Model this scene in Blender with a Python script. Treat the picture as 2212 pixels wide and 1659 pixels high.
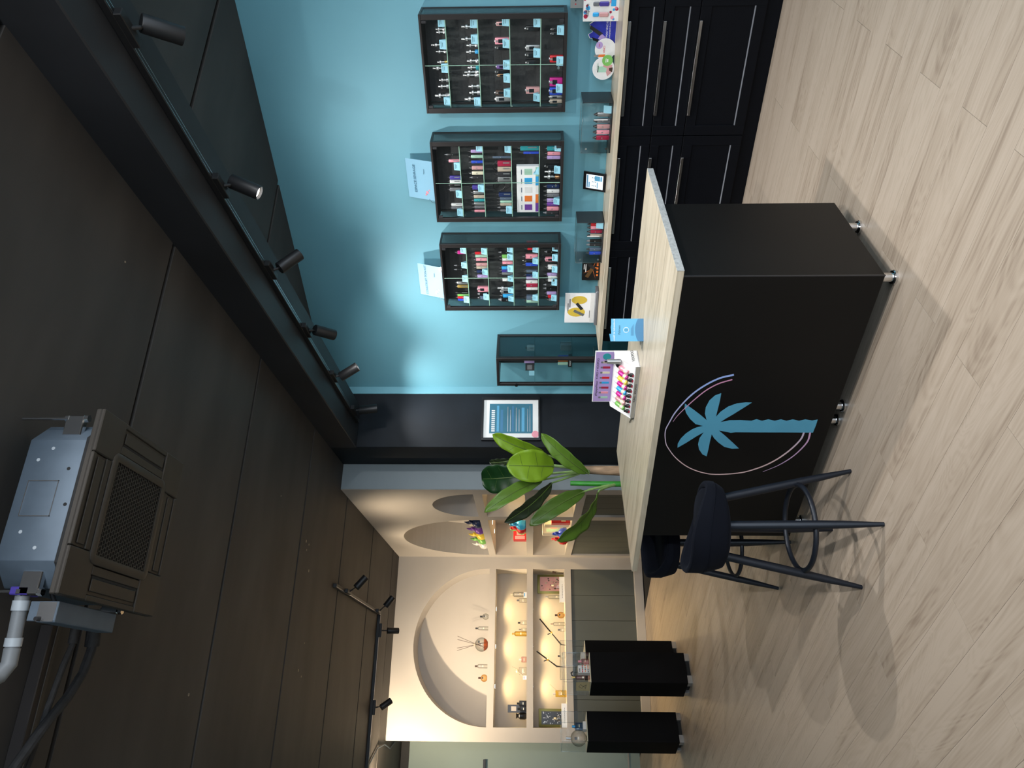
import bpy, bmesh, math, random
from mathutils import Vector, Matrix, Euler
random.seed(7)
scene = bpy.context.scene
for o in list(bpy.data.objects): bpy.data.objects.remove(o)
col = scene.collection

# ---------------------------------------------------------------- camera
F_PX, PITCH, ROLL, YAW, BW = 1562.44, .0266878, -.00042428, .42257814, .4455041
CAM_H = 1.45
def cam_axes():
    fwd = Vector((math.sin(YAW)*math.cos(PITCH), math.cos(YAW)*math.cos(PITCH), math.sin(PITCH)))
    right = Vector((math.cos(YAW), -math.sin(YAW), 0)); up = right.cross(fwd)
    r = right*math.cos(ROLL)+up*math.sin(ROLL); u = -right*math.sin(ROLL)+up*math.cos(ROLL)
    return r, u, fwd
CR, CU, CF = cam_axes()
cd = bpy.data.cameras.new('camera'); cam = bpy.data.objects.new('camera', cd); col.objects.link(cam)
cd.sensor_fit = 'HORIZONTAL'; cd.sensor_width = 36; cd.lens = F_PX/2212*36; cd.clip_start = .05; cd.clip_end = 100
X, Y, Z = -CU, CR, -CF          # the phone is held on its side: its x axis points down
cam.matrix_world = Matrix(((X.x, Y.x, Z.x, 0), (X.y, Y.y, Z.y, 0), (X.z, Y.z, Z.z, CAM_H), (0, 0, 0, 1)))
scene.camera = cam

# ---------------------------------------------------------------- world, light, exposure
wd = bpy.data.worlds.new('world'); scene.world = wd; wd.use_nodes = True
bg = wd.node_tree.nodes['Background']; bg.inputs[0].default_value = (.75, .87, 1, 1); bg.inputs[1].default_value = 1.0
cy = scene.cycles; cy.max_bounces = 5; cy.diffuse_bounces = 3; cy.glossy_bounces = 2; cy.transmission_bounces = 2; cy.transparent_max_bounces = 20
vs = scene.view_settings
vs.view_transform = 'Standard'; vs.look = 'None'; vs.gamma = 1; vs.use_curve_mapping = False; vs.exposure = 0.0
def area(name, loc, tgt, sx, sy, power, color):
    l = bpy.data.lights.new(name, 'AREA'); l.shape = 'RECTANGLE'; l.size = sx; l.size_y = sy; l.energy = power; l.color = color
    o = bpy.data.objects.new(name, l); col.objects.link(o); o.location = loc
    o.rotation_euler = (Vector(tgt)-Vector(loc)).to_track_quat('-Z', 'Y').to_euler(); return o
DAY = (.74, .87, 1.0); WARM = (1.0, .70, .32); COOL = (1.0, .975, .95)
area('shopfront_daylight', (1.2, -2.95, 1.6), (1.2, 3, 1.3), 7.6, 2.5, 230, DAY)      # daylight in the shopfront opening
SPOT_W = 62; SPOT_BACK_W = 60; PUCK_W = 14; KEY_W = 160

# ---------------------------------------------------------------- materials
MATS = {}
def mat(name, rgb=(.5, .5, .5), rough=.5, metal=0., var=.06, scale=8., bump=0., coat=0., spec=.5, sheen=0., emit=None, em_s=1., stretch=None):
    if name in MATS: return MATS[name]
    m = bpy.data.materials.new(name); m.use_nodes = True; nt = m.node_tree; N = nt.nodes; L = nt.links
    b = N['Principled BSDF']; b.inputs['Roughness'].default_value = rough; b.inputs['Metallic'].default_value = metal
    b.inputs['Specular IOR Level'].default_value = spec; b.inputs['Coat Weight'].default_value = coat
    if sheen: b.inputs['Sheen Weight'].default_value = sheen; b.inputs['Sheen Roughness'].default_value = .4; b.inputs['Sheen Tint'].default_value = (.35, .42, .6, 1)
    tc = N.new('ShaderNodeTexCoord'); mp = N.new('ShaderNodeMapping'); nz = N.new('ShaderNodeTexNoise'); nz.inputs['Scale'].default_value = scale; nz.inputs['Detail'].default_value = 4
    if stretch: mp.inputs['Scale'].default_value = stretch
    rp = N.new('ShaderNodeValToRGB'); e = rp.color_ramp.elements
    e[0].position = .3; e[1].position = .72
    e[0].color = tuple(max(0, c*(1-var)) for c in rgb)+(1,); e[1].color = tuple(min(1, c*(1+var)) for c in rgb)+(1,)
    L.new(tc.outputs['Object'], mp.inputs[0]); L.new(mp.outputs[0], nz.inputs['Vector']); L.new(nz.outputs['Fac'], rp.inputs[0]); L.new(rp.outputs[0], b.inputs['Base Color'])
    if bump:
        bp = N.new('ShaderNodeBump'); bp.inputs['Strength'].default_value = bump; bp.inputs['Distance'].default_value = .004
        L.new(nz.outputs['Fac'], bp.inputs['Height']); L.new(bp.outputs[0], b.inputs['Normal'])
    if emit: b.inputs['Emission Color'].default_value = emit+(1,); b.inputs['Emission Strength'].default_value = em_s
    MATS[name] = m; return m
def glass(name, tint=(1, 1, 1), edge=(.5, .7, .68), refl=.05, edge_amt=.5, blend=.25, fres=.12):
    """thin clear sheet: see-through, with a tinted grazing edge and a mirror reflection"""
    if name in MATS: return MATS[name]
    m = bpy.data.materials.new(name); m.use_nodes = True; nt = m.node_tree; N = nt.nodes; L = nt.links; N.clear()
    out = N.new('ShaderNodeOutputMaterial'); tr = N.new('ShaderNodeBsdfTransparent'); gl = N.new('ShaderNodeBsdfGlossy'); gl.inputs['Roughness'].default_value = .03
    lw = N.new('ShaderNodeLayerWeight'); lw.inputs['Blend'].default_value = blend
    mx = N.new('ShaderNodeMix'); mx.data_type = 'RGBA'; mx.inputs['A'].default_value = tint+(1,); mx.inputs['B'].default_value = edge+(1,)
    mu = N.new('ShaderNodeMath'); mu.operation = 'MULTIPLY'; mu.inputs[1].default_value = edge_amt
    ad = N.new('ShaderNodeMath'); ad.operation = 'MULTIPLY_ADD'; ad.inputs[1].default_value = fres; ad.inputs[2].default_value = refl; ad.use_clamp = True
    ms = N.new('ShaderNodeMixShader')
    L.new(lw.outputs['Facing'], mu.inputs[0]); L.new(mu.outputs[0], mx.inputs['Factor']); L.new(mx.outputs['Result'], tr.inputs[0])
    L.new(lw.outputs['Fresnel'], ad.inputs[0]); L.new(ad.outputs[0], ms.inputs[0]); L.new(tr.outputs[0], ms.inputs[1]); L.new(gl.outputs[0], ms.inputs[2]); L.new(ms.outputs[0], out.inputs[0])
    MATS[name] = m; return m
def wood(name, light, mid, dark, gx, gy, rough=.45, per_object=0., bump=.05, ring=.07, rfreq=34):
    """grain runs along local y; gx, gy = noise frequencies across and along"""
    m = bpy.data.materials.new(name); m.use_nodes = True; nt = m.node_tree; N = nt.nodes; L = nt.links; b = N['Principled BSDF']; b.inputs['Roughness'].default_value = rough
    tc = N.new('ShaderNodeTexCoord'); oi = N.new('ShaderNodeObjectInfo')
    off = N.new('ShaderNodeVectorMath'); off.operation = 'ADD'; sc = N.new('ShaderNodeVectorMath'); sc.operation = 'SCALE'; sc.inputs[0].default_value = (3.1, 7.7, 0)
    L.new(oi.outputs['Random'], sc.inputs['Scale']); L.new(tc.outputs['Object'], off.inputs[0]); L.new(sc.outputs[0], off.inputs[1])
    def nz(sx, sy, detail, dist):
        mp = N.new('ShaderNodeMapping'); mp.inputs['Scale'].default_value = (sx, sy, sx); n = N.new('ShaderNodeTexNoise'); n.inputs['Scale'].default_value = 1; n.inputs['Detail'].default_value = detail; n.inputs['Distortion'].default_value = dist
        L.new(off.outputs[0], mp.inputs[0]); L.new(mp.outputs[0], n.inputs['Vector']); return n
    a = nz(gx, gy, 6, .6); f = nz(gx*7, gy*2.2, 3, 0); k = nz(gx*.3, gy*.9, 2, 1.6)
    wv = N.new('ShaderNodeMath'); wv.operation = 'SINE'; mm = N.new('ShaderNodeMath'); mm.operation = 'MULTIPLY'; mm.inputs[1].default_value = rfreq
    L.new(k.outputs['Fac'], mm.inputs[0]); L.new(mm.outputs[0], wv.inputs[0])
    s1 = N.new('ShaderNodeMath'); s1.operation = 'MULTIPLY_ADD'; s1.inputs[1].default_value = ring; L.new(wv.outputs[0], s1.inputs[0]); L.new(a.outputs['Fac'], s1.inputs[2])
    s2 = N.new('ShaderNodeMath'); s2.operation = 'MULTIPLY_ADD'; s2.inputs[1].default_value = .55; L.new(f.outputs['Fac'], s2.inputs[0]); L.new(s1.outputs[0], s2.inputs[2])
    s3 = N.new('ShaderNodeMath'); s3.operation = 'MULTIPLY_ADD'; s3.inputs[1].default_value = per_object; L.new(oi.outputs['Random'], s3.inputs[0]); L.new(s2.outputs[0], s3.inputs[2])
    rp = N.new('ShaderNodeValToRGB'); e = rp.color_ramp.elements; e[0].position = .5; e[0].color = dark+(1,); e[1].position = 1.05 if False else .98; e[1].color = light+(1,)
    x = rp.color_ramp.elements.new(.72); x.color = mid+(1,)
    L.new(s3.outputs[0], rp.inputs[0]); L.new(rp.outputs[0], b.inputs['Base Color'])
    bp = N.new('ShaderNodeBump'); bp.inputs['Strength'].default_value = bump; bp.inputs['Distance'].default_value = .002; L.new(s2.outputs[0], bp.inputs['Height']); L.new(bp.outputs[0], b.inputs['Normal'])
    MATS[name] = m; return m

# ---------------------------------------------------------------- mesh helpers
class MB:
    def __init__(s): s.v = []; s.f = []
    def box(s, x0, x1, y0, y1, z0, z1):
        n = len(s.v); s.v += [(x, y, z) for z in (z0, z1) for y in (y0, y1) for x in (x0, x1)]
        s.f += [tuple(n+i for i in q) for q in ((0, 2, 3, 1), (4, 5, 7, 6), (0, 1, 5, 4), (2, 6, 7, 3), (0, 4, 6, 2), (1, 3, 7, 5))]; return s
    def ring(s, c, ax, r, n, ref=None):
        ax = Vector(ax).normalized(); t = Vector(ref) if ref is not None else (Vector((0, 0, 1)) if abs(ax.z) < .9 else Vector((1, 0, 0)))
        a = (t-ax*t.dot(ax)).normalized(); b = ax.cross(a); i0 = len(s.v); c = Vector(c)
        s.v += [tuple(c+a*r*math.cos(2*math.pi*i/n)+b*r*math.sin(2*math.pi*i/n)) for i in range(n)]; return list(range(i0, i0+n))
    def bridge(s, A, B):
        n = len(A); s.f += [(A[i], A[(i+1) % n], B[(i+1) % n], B[i]) for i in range(n)]
    def cyl(s, p0, p1, r0, r1=None, n=16, cap=True):
        r1 = r0 if r1 is None else r1; ax = Vector(p1)-Vector(p0); A = s.ring(p0, ax, r0, n); B = s.ring(p1, ax, r1, n); s.bridge(A, B)
        if cap: s.f += [tuple(A[::-1]), tuple(B)]
        return s
    def lathe(s, prof, c=(0, 0, 0), n=20, cap=True):
        R = [s.ring((c[0], c[1], c[2]+z), (0, 0, 1), max(r, 1e-4), n) for r, z in prof]
        for a, b in zip(R, R[1:]): s.bridge(a, b)
        if cap: s.f += [tuple(R[0][::-1]), tuple(R[-1])]
        return s
    def tube(s, pts, r, n=8, closed=False, cap=True):
        P = [Vector(p) for p in pts]; m = len(P); R = []; ref = None
        for i in range(m):
            t = (P[(i+1) % m]-P[i-1]) if closed else (P[min(i+1, m-1)]-P[max(i-1, 0)])
            t.normalize()
            if ref is None: ref = Vector((0, 0, 1)) if abs(t.z) < .9 else Vector((1, 0, 0))
            ref = (ref-t*ref.dot(t)).normalized()
            R.append(s.ring(P[i], t, r[i] if isinstance(r, (list, tuple)) else r, n, ref))
        for a, b in zip(R, R[1:]): s.bridge(a, b)
        if closed: s.bridge(R[-1], R[0])
        elif cap: s.f += [tuple(R[0][::-1]), tuple(R[-1])]
        return s
    def prism(s, poly, fn, d):
        """poly of 2D points, fn(u,v)->xyz, d = extrusion vector"""
        n = len(poly); i0 = len(s.v); s.v += [tuple(fn(*p)) for p in poly]; s.v += [tuple(Vector(fn(*p))+Vector(d)) for p in poly]
        s.f += [tuple(range(i0, i0+n)), tuple(range(i0+2*n-1, i0+n-1, -1))]
        s.f += [(i0+i, i0+n+i, i0+n+(i+1) % n, i0+(i+1) % n) for i in range(n)]; return s
    def quad(s, *p): n = len(s.v); s.v += [tuple(q) for q in p]; s.f.append(tuple(range(n, n+len(p)))); return s
    def grid(s, P):
        i0 = len(s.v); r, c = len(P), len(P[0]); s.v += [tuple(p) for row in P for p in row]
        s.f += [(i0+i*c+j, i0+i*c+j+1, i0+(i+1)*c+j+1, i0+(i+1)*c+j) for i in range(r-1) for j in range(c-1)]; return s
    def mesh(s, name, bevel=0, seg=1, smooth=35):
        me = bpy.data.meshes.new(name); bm = bmesh.new(); vs_ = [bm.verts.new(p) for p in s.v]; bm.verts.ensure_lookup_table()
        for f in s.f:
            try: bm.faces.new([vs_[i] for i in f])
            except ValueError: pass
        bmesh.ops.recalc_face_normals(bm, faces=bm.faces)
        if bevel:
            ed = [e for e in bm.edges if len(e.link_faces) == 2 and e.calc_face_angle() > .6]
            bmesh.ops.bevel(bm, geom=ed, offset=bevel, segments=seg, affect='EDGES', profile=.5, clamp_overlap=True)
        bm.to_mesh(me); bm.free()
        if smooth:
            for p in me.polygons: p.use_smooth = True
            me.set_sharp_from_angle(angle=math.radians(smooth))
        return me
    def build(s, name, m, parent=None, bevel=0, seg=1, smooth=35): return obj(name, s.mesh(name, bevel, seg, smooth), m, parent)
def obj(name, me, m, parent=None):
    if m and not me.materials: me.materials.append(MATS[m] if isinstance(m, str) else m)
    o = bpy.data.objects.new(name, me); col.objects.link(o)
    if parent: o.parent = parent
    return o
LABELS = {}
def tag(o, label, cat, group=None):
    if label in LABELS and not (group and LABELS[label] == group): print('DUPLICATE LABEL', label)
    LABELS[label] = group; o['label'] = label; o['category'] = cat
    if group: o['group'] = group
    return o
def thing(name, label, cat, loc=(0, 0, 0), rz=0, group=None):
    o = bpy.data.objects.new(name, None); col.objects.link(o); o.empty_display_size = .05; o.location = loc; o.rotation_euler = (0, 0, rz); return tag(o, label, cat, group)
def struct(o, label=None):
    o['kind'] = 'structure'
    if label: o['label'] = label
    return o
def wB(s, t, z=0): return Vector((-math.sin(BW)*s+math.cos(BW)*t, math.cos(BW)*s+math.sin(BW)*t, z))
def thingB(name, label, cat, s, t, z, group=None, turn=0): return thing(name, label, cat, wB(s, t, z), BW+turn, group)   # local x = towards the blue wall, local y = along it
def box(name, m, parent, x0, x1, y0, y1, z0, z1, bevel=0, seg=1): return MB().box(x0, x1, y0, y1, z0, z1).build(name, m, parent, bevel, seg)
FRONT_B = Matrix(((0, 0, -1), (-1, 0, 0), (0, 1, 0)))       # lettering upright on a face looking along local -x
FRONT_M = Matrix(((1, 0, 0), (0, 0, -1), (0, 1, 0)))        # ... along local -y
def text(body, size, m, parent, loc, basis=FRONT_B, name='lettering', extrude=.0003, ax='CENTER', tilt=None):
    cu = bpy.data.curves.new('t', 'FONT'); cu.body = body; cu.size = size; cu.align_x = ax; cu.align_y = 'CENTER'; cu.extrude = extrude; cu.resolution_u = 3
    t = bpy.data.objects.new('t', cu); col.objects.link(t); bpy.context.view_layer.update()
    me = bpy.data.meshes.new_from_object(t.evaluated_get(bpy.context.evaluated_depsgraph_get())); bpy.data.objects.remove(t); bpy.data.curves.remove(cu)
    me.materials.clear(); o = obj(name, me, m, parent); mm = basis.to_4x4()
    if tilt is not None: mm = tilt.to_4x4() @ mm
    mm.translation = Vector(loc); o.matrix_local = mm; return o
ORD = ['first', 'second', 'third', 'fourth', 'fifth', 'sixth', 'seventh', 'eighth', 'ninth', 'tenth', 'eleventh', 'twelfth', 'thirteenth', 'fourteenth']
def arc(cx, cz, r, a0, a1, n): return [(cx+r*math.cos(math.radians(a0+(a1-a0)*i/n)), cz+r*math.sin(math.radians(a0+(a1-a0)*i/n))) for i in range(n+1)]

PAL = dict(black=(.008, .008, .009), charcoal=(.03, .03, .033), grey=(.16, .165, .18), silver=(.55, .56, .57), white=(.78, .78, .77), cream=(.75, .7, .52), beige=(.5, .42, .33), brown=(.07, .04, .03),
  bronze=(.35, .19, .09), gold=(.75, .52, .15), pink=(.85, .33, .40), rose=(.62, .33, .33), red=(.6, .02, .03), crimson=(.38, .02, .06), magenta=(.55, .02, .25), purple=(.18, .06, .35), indigo=(.07, .05, .30), lilac=(.45, .33, .62),
  blue=(.03, .08, .55), navy=(.015, .03, .10), sky=(.04, .38, .75), teal=(.03, .32, .36), mint=(.38, .62, .48), green=(.2, .5, .12), slate=(.10, .14, .20), steel=(.62, .62, .62), orange=(.8, .2, .04), yellow=(.85, .65, .08))
WORD = dict(black='black', charcoal='charcoal', grey='grey', silver='silver', white='white', cream='cream', beige='beige', brown='dark brown', bronze='bronze', gold='gold', pink='pink', rose='dusky pink', red='red', crimson='crimson', magenta='magenta', purple='purple', indigo='indigo', lilac='lilac', blue='blue', navy='navy', sky='sky blue', teal='teal', mint='pale green', green='green', slate='slate blue', steel='steel', orange='orange', yellow='yellow')
for k_, c_ in PAL.items(): mat('c_'+k_, c_, .32, .85 if k_ in ('silver', 'gold', 'bronze', 'steel') else .15, var=.04, scale=30)
glass('pane', (.995, 1, .998), (.82, .93, .92), .012, .2, fres=.05)
glass('shelf_glass', (.97, .995, .985), (.5, .75, .68), .03, .5)
glass('acrylic', (.996, .998, .998), (.9, .93, .93), .02, .3, fres=.10)
glass('acrylic_edge', (.82, .86, .86), (.7, .75, .75), .25, .5)
glass('side_glass', (.97, .99, .985), (.8, .9, .9), .03, .2, .35, fres=.75)
glass('tower_tint', (.55, .64, .66), (.3, .4, .42), .05, .3)
glass('smoked', (.45, .52, .54), (.12, .2, .22), .07, .6)
glass('clear_bottle', (.97, .98, .97), (.34, .36, .33), .05, .8, .5)
glass('amber_bottle', (.98, .80, .52), (.6, .32, .10), .05, .8, .4)
glass('yellow_bottle', (.97, .82, .35), (.5, .33, .08), .06, .9, .4)
glass('blue_bottle', (.45, .65, .9), (.08, .15, .35), .08, .9, .4)
glass('rose_bottle', (.95, .75, .75), (.5, .25, .28), .06, .9, .4)
glass('orange_liquid', (1, .45, .07), (.8, .2, .01), .03, .8, .4)
mat('blue_paint', (.138, .355, .435), .6, var=.025, scale=3, bump=.04)
mat('black_paint', (.017, .018, .021), .58, var=.22, scale=2.2, bump=.15, spec=.35)
mat('column_paint', (.0065, .0095, .0135), .6, var=.3, scale=3, bump=.12, spec=.2)
mat('ceiling_concrete', (.045, .041, .038), .62, var=.24, scale=2.0, bump=.3, stretch=(.6, 1.7, 1), spec=.3)
mat('offwhite_plaster', (.48, .455, .43), .75, var=.02, scale=4, bump=.03)
mat('pillar_shaded_white', (.215, .255, .275), .7, var=.02, scale=4)  # off-white wall with its dim, cool shade put into the colour
mat('sage_paint', (.36, .46, .44), .7, var=.03, scale=3)
mat('green_board', (.075, .085, .075), .5, var=.05, scale=6, stretch=(1, 1, .15))
mat('groove_dark', (.01, .01, .01), .9)
mat('counter_black', (.0040, .0038, .0038), .42, var=.1, scale=4, spec=.22)
mat('cabinet_black', (.0022, .0029, .0048), .5, var=.15, scale=14, stretch=(1, 6, 1), spec=.12)
mat('cabinet_lit_edge', (.16, .17, .19), .35, var=.05)  # paler than the cabinet: highlight on the drawer bevels, painted in
mat('metal', (.62, .62, .63), .25, 1, var=.03)
mat('chrome', (.72, .72, .73), .12, 1, var=.02)
mat('galvanised', (.095, .125, .16), .6, .3, var=.08, scale=14)
mat('alu_frame', (.028, .025, .025), .38, .4, var=.05)
mat('showcase_back', (.036, .035, .036), .85, var=.3, scale=120)
mat('velvet', (.0016, .0026, .0062), .9, sheen=.03, spec=.15, var=.25, scale=6)
mat('stool_metal', (.009, .012, .019), .42, .3, var=.08)
mat('spot_black', (.012, .012, .013), .45, .2)
mat('lamp_lens', (.9, .9, .9), .3, emit=(1, .97, .93), em_s=18)
mat('lamp_lens_warm', (.9, .85, .7), .3, emit=(1, .9, .7), em_s=10)
mat('lamp_ring', (.7, .7, .72), .2, .9)
mat('ac_plastic', (.026, .0215, .017), .5, var=.05)
mat('pvc_grey', (.17, .18, .19), .5); mat('pvc_white', (.36, .39, .42), .45); mat('foam_black', (.010, .010, .011), .75, var=.5, scale=40, bump=.8)
mat('tag_blue', (.30, .62, .75), .55, var=.03); mat('paper', (.80, .80, .80), .6, var=.02); mat('ink', (.02, .02, .025), .6); mat('ink_blue', (.02, .10, .16), .6)
mat('print_blue', (.10, .36, .58), .45, var=.03); mat('print_deep', (.05, .18, .34), .45); mat('print_purple', (.42, .30, .60), .45, var=.04); mat('print_navy', (.02, .03, .35), .4, var=.2, scale=30)
mat('gold_card', (.62, .45, .06), .4); mat('logo_blue', (.085, .32, .47), .45, var=.04)
mat('screen', (.01, .012, .016), .12)
wood('oak_top', (.58, .51, .39), (.49, .425, .315), (.34, .285, .20), 22, 1.2, .35, 0, .04)
wood('oak_end', (.40, .42, .42), (.33, .35, .35), (.22, .24, .24), 60, 60, .5, 0, .05)
wood('floor_oak', (.445, .37, .295), (.385, .314, .243), (.25, .193, .145), 15, .8, .42, .13, .06, .065, 110)

# ================================================================ setting
def project(p):
    q = Vector(p)-Vector((0, 0, CAM_H)); w = q.dot(CF)
    if w <= .05: return None
    return (1106-q.dot(CU)/w*F_PX, 829.5-q.dot(CR)/w*F_PX)
# floor: planks laid parallel to the blue wall, 1.30 m long, half-bond
floor = struct(MB().box(-4, 7.2, -3.2, 11.2, -.06, -.0105).build('floor', 'groove_dark'))
FA = math.radians(24.716); PW, PL = .17436, 1.30
plank_me = MB().box(.0005, PW-.0005, .0006, PL-.0006, -.010, 0).mesh('plank'); plank_me.materials.append(MATS['floor_oak'])
ex, ey = Vector((math.cos(FA), math.sin(FA), 0)), Vector((-math.sin(FA), math.cos(FA), 0))
planks = []
for r in range(-4, 46):
    T0 = 4.3955-PW*(r+1); off = 1.572 if r % 2 == 0 else .922
    for n in range(-6, 10):
        S0 = off+PL*n; c = ex*(T0+PW/2)+ey*(S0+PL/2)
        if not (-4.2 < c.x < 7.0 and -3.4 < c.y < 11.3): continue
        vis = 0
        for a in (0, .33, .66, 1):
            p = project(ex*(T0+PW/2)+ey*(S0+PL*a))
            if p and -60 < p[0] < 2290 and -60 < p[1] < 1720: vis = 1
        blocked = T0 > 4.55 or (c.x > 1.75 and c.y > 6.3) or (c.y > 9.8 and c.x > -.3)
        planks.append((vis and not blocked, c.length, ex*T0+ey*S0))
planks.sort(key=lambda p: (not p[0], p[1]))
rest = MB(); rot = Matrix.Rotation(FA, 4, 'Z')
for i, (v, d, loc) in enumerate(planks):
    if v and i < 300:
        o = obj('plank', plank_me, None, floor); o.location = loc; o.rotation_euler.z = FA
    else:
        P = [loc+ex*.0004+ey*.0004, loc+ex*(PW-.0004)+ey*.0004, loc+ex*(PW-.0004)+ey*(PL-.0004), loc+ex*.0004+ey*(PL-.0004)]
        rest.quad(*[rot.inverted() @ p for p in P])
o = rest.build('plank_field', 'floor_oak', floor, smooth=0); o.rotation_euler.z = FA; o['kind'] = 'stuff'

# ceiling: black painted concrete with formwork joints, two bays either side of a beam
ceil = struct(MB().box(-4, 7.2, -3.2, 11.2, 3.40, 3.5).build('ceiling', 'groove_dark'))
YJ = [-3.2, -2.13, -.87, .40, 1.66, 2.93, 4.185, 5.47, 6.72, 7.98, 9.24, 11.2]
for a, b in zip(YJ, YJ[1:]):
    box('panel', 'ceiling_concrete', ceil, -4, 2.075, a+.013, b-.013, 3.21, 3.4, .002)
    box('panel', 'groove_dark', ceil, -4, 2.075, b-.012, b+.012, 3.27, 3.4)
for a, b in zip(YJ[:8], YJ[1:8]): box('panel', 'ceiling_concrete', ceil, 2.455, 7.2, a+.014, b-.014, 3.30, 3.4, .004)
def mottled(name, parent=None): pass
beam = struct(box('trim_1', 'black_paint', None, 2.07, 2.46, -3.1, 5.966, 2.98, 3.399, .006), 'black painted concrete beam carrying the track')
colm = struct(box('trim_2', 'column_paint', None, 2.078, 3.0, 5.966, 6.457, 0, 3.399, .004), 'black painted concrete column below the beam')
# old fixing holes in the ceiling: small pale craters
mat('crater', (.3, .25, .18), .8)
for (x, y, r) in [(1.18, 5.62, .011), (1.17, 5.70, .008), (1.12, 5.66, .007), (.98, 5.78, .011), (.25, 5.83, .010), (.21, 5.92, .007), (.45, 5.90, .006), (1.35, 4.92, .005), (.05, 4.0, .008), (1.75, 2.6, .005)]:
    MB().lathe([(r, 3.2098), (r*1.0, 3.2085), (r*.55, 3.2085), (r*.5, 3.2099)], (x, y, 0), 10, False).build('fixing_hole', 'crater', ceil)

# blue wall (local frame: x across, y along)
wr = MB().box(0, .12, -7, 4.30, 0, 3.399)
wall_right = struct(wr.build('wall_right', 'blue_paint')); wall_right.location = wB(0, 4.96); wall_right.rotation_euler.z = BW
MB().box(2.585, 2.70, 5.958, 5.966, 0, 3.299).build('paint_return', 'blue_paint', colm)
MB().box(0, 0, 0, 0, 0, 0)

# alcove walls with arches and display niches. fn maps (u along, v depth, z)
Z0, Z1, Z2, Z3, Z4, Z5, DEP = .935, 1.015, 1.43, 1.51, 1.915, 2.0, .40
def niche_wall(name, fn, u0, u1, bays, top, boards):
    m = MB()
    def b(ua, ub, va, vb, za, zb):
        n = len(m.v); m.v += [fn(u, v, z) for z in (za, zb) for v in (va, vb) for u in (ua, ub)]
        m.f += [tuple(n+i for i in q) for q in ((0, 2, 3, 1), (4, 5, 7, 6), (0, 1, 5, 4), (2, 6, 7, 3), (0, 4, 6, 2), (1, 3, 7, 5))]
    edges = [u0]+[e for q in bays for e in q]+[u1]
    for i in range(0, len(edges), 2): b(edges[i], edges[i+1], 0, DEP, 0, top)              # piers
    for (a, c) in bays:
        r = (c-a)/2; cx = (a+c)/2; N = 40
        for i in range(N):
            p = [(cx+r*math.cos(math.pi*j/N), Z5+r*math.sin(math.pi*j/N)) for j in (i, i+1)]
            m.quad(fn(p[0][0], 0, p[0][1]), fn(p[1][0], 0, p[1][1]), fn(p[1][0], 0, top), fn(p[0][0], 0, top))
            m.quad(fn(p[0][0], 0, p[0][1]), fn(p[1][0], 0, p[1][1]), fn(p[1][0], DEP, p[1][1]), fn(p[0][0], DEP, p[0][1]))
        b(a, c, 0, DEP, Z0, Z1); b(a, c, 0, DEP, Z2, Z3); b(a, c, 0, DEP, Z4, Z5)
        b(a, c, 0, .05, .0, .115)
    b(u0, u1, DEP, DEP+.05, 0, top)
    w = struct(m.build(name, 'offwhite_plaster'))
    for (a, c), bd in zip(bays, boards):
        for x0, x1 in zip(bd, bd[1:]):
            q = MB(); n = 0; q.v += [fn(u, v, z) for z in (.115, Z0) for v in (.022, .04) for u in (x0+.0015, x1-.0015)]
            q.f += [(0, 2, 3, 1), (4, 5, 7, 6), (0, 1, 5, 4), (2, 6, 7, 3), (0, 4, 6, 2), (1, 3, 7, 5)]
            q.build('board', 'green_board', w, .0015)
        q = MB(); q.v += [fn(u, v, z) for z in (.1, Z0) for v in (.045, .06) for u in (a, c)]; q.f += [(0, 2, 3, 1), (4, 5, 7, 6), (0, 1, 5, 4), (2, 6, 7, 3), (0, 4, 6, 2), (1, 3, 7, 5)]
        q.build('board_backing', 'groove_dark', w)
    return w
YB, XR = 9.68, 1.836
wall_back = niche_wall('wall_back', lambda u, v, z: (u, YB+v, z), -.365, 1.836, [(-.205, 1.685)], 3.21, [[-.205, .114, .425, .733, 1.043, 1.355, 1.685]])
wall_side = niche_wall('wall_alcove', lambda u, v, z: (XR+v, u, z), 6.457, 10.08, [(6.613, 7.475), (7.62, 9.53)], 3.21, [[6.613, 6.78, 7.0, 7.2, 7.475], [7.62, 7.882, 8.197, 8.505, 8.80, 9.107, 9.53]])
struct(box('wall_pillar', 'pillar_shaded_white', None, 1.838, 2.076, 6.450, 6.456, 0, 3.209))
for nm, a in (('baseboard_back', (-.205, 1.836, 9.662, 9.678, 0, .112)), ('baseboard_alcove', (1.818, 1.834, 6.457, 9.66, 0, .112))): struct(box(nm, 'offwhite_plaster', None, *a, .004))
# far wall beyond the alcove, left wall, shopfront behind the photographer
fw = struct(box('wall_far', 'sage_paint', None, -4, 2.2, 10.92, 11.05, 0, 3.399))
box('dado_rail', 'offwhite_plaster', fw, -4, -.37, 10.90, 10.925, .148, .162)
box('top_band', 'black_paint', fw, -4, -.37, 10.90, 10.925, 3.10, 3.209)
struct(box('wall_left', 'sage_paint', None, -4.1, -3.98, -3.2, 11.05, 0, 3.399))
sf = MB()
for x0, x1 in ((-4, -2.7), (-.15, .15), (2.45, 2.75), (5.1, 7.2)): sf.box(x0, x1, -3.15, -3.0, 0, 3.399)
sf.box(-4, 7.2, -3.15, -3.0, 2.9, 3.399); sf.box(-4, 7.2, -3.15, -3.0, 0, .25)
struct(sf.build('wall_front', 'black_paint'))
for i, (x0, x1) in enumerate(((-2.7, -.15), (.15, 2.45), (2.75, 5.1))):
    w = struct(box('window_%d' % (i+1), 'alu_frame', None, x0, x1, -3.10, -3.06, .25, .30)); box('pane', 'pane', w, x0, x1, -3.085, -3.08, .30, 2.9)

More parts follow.
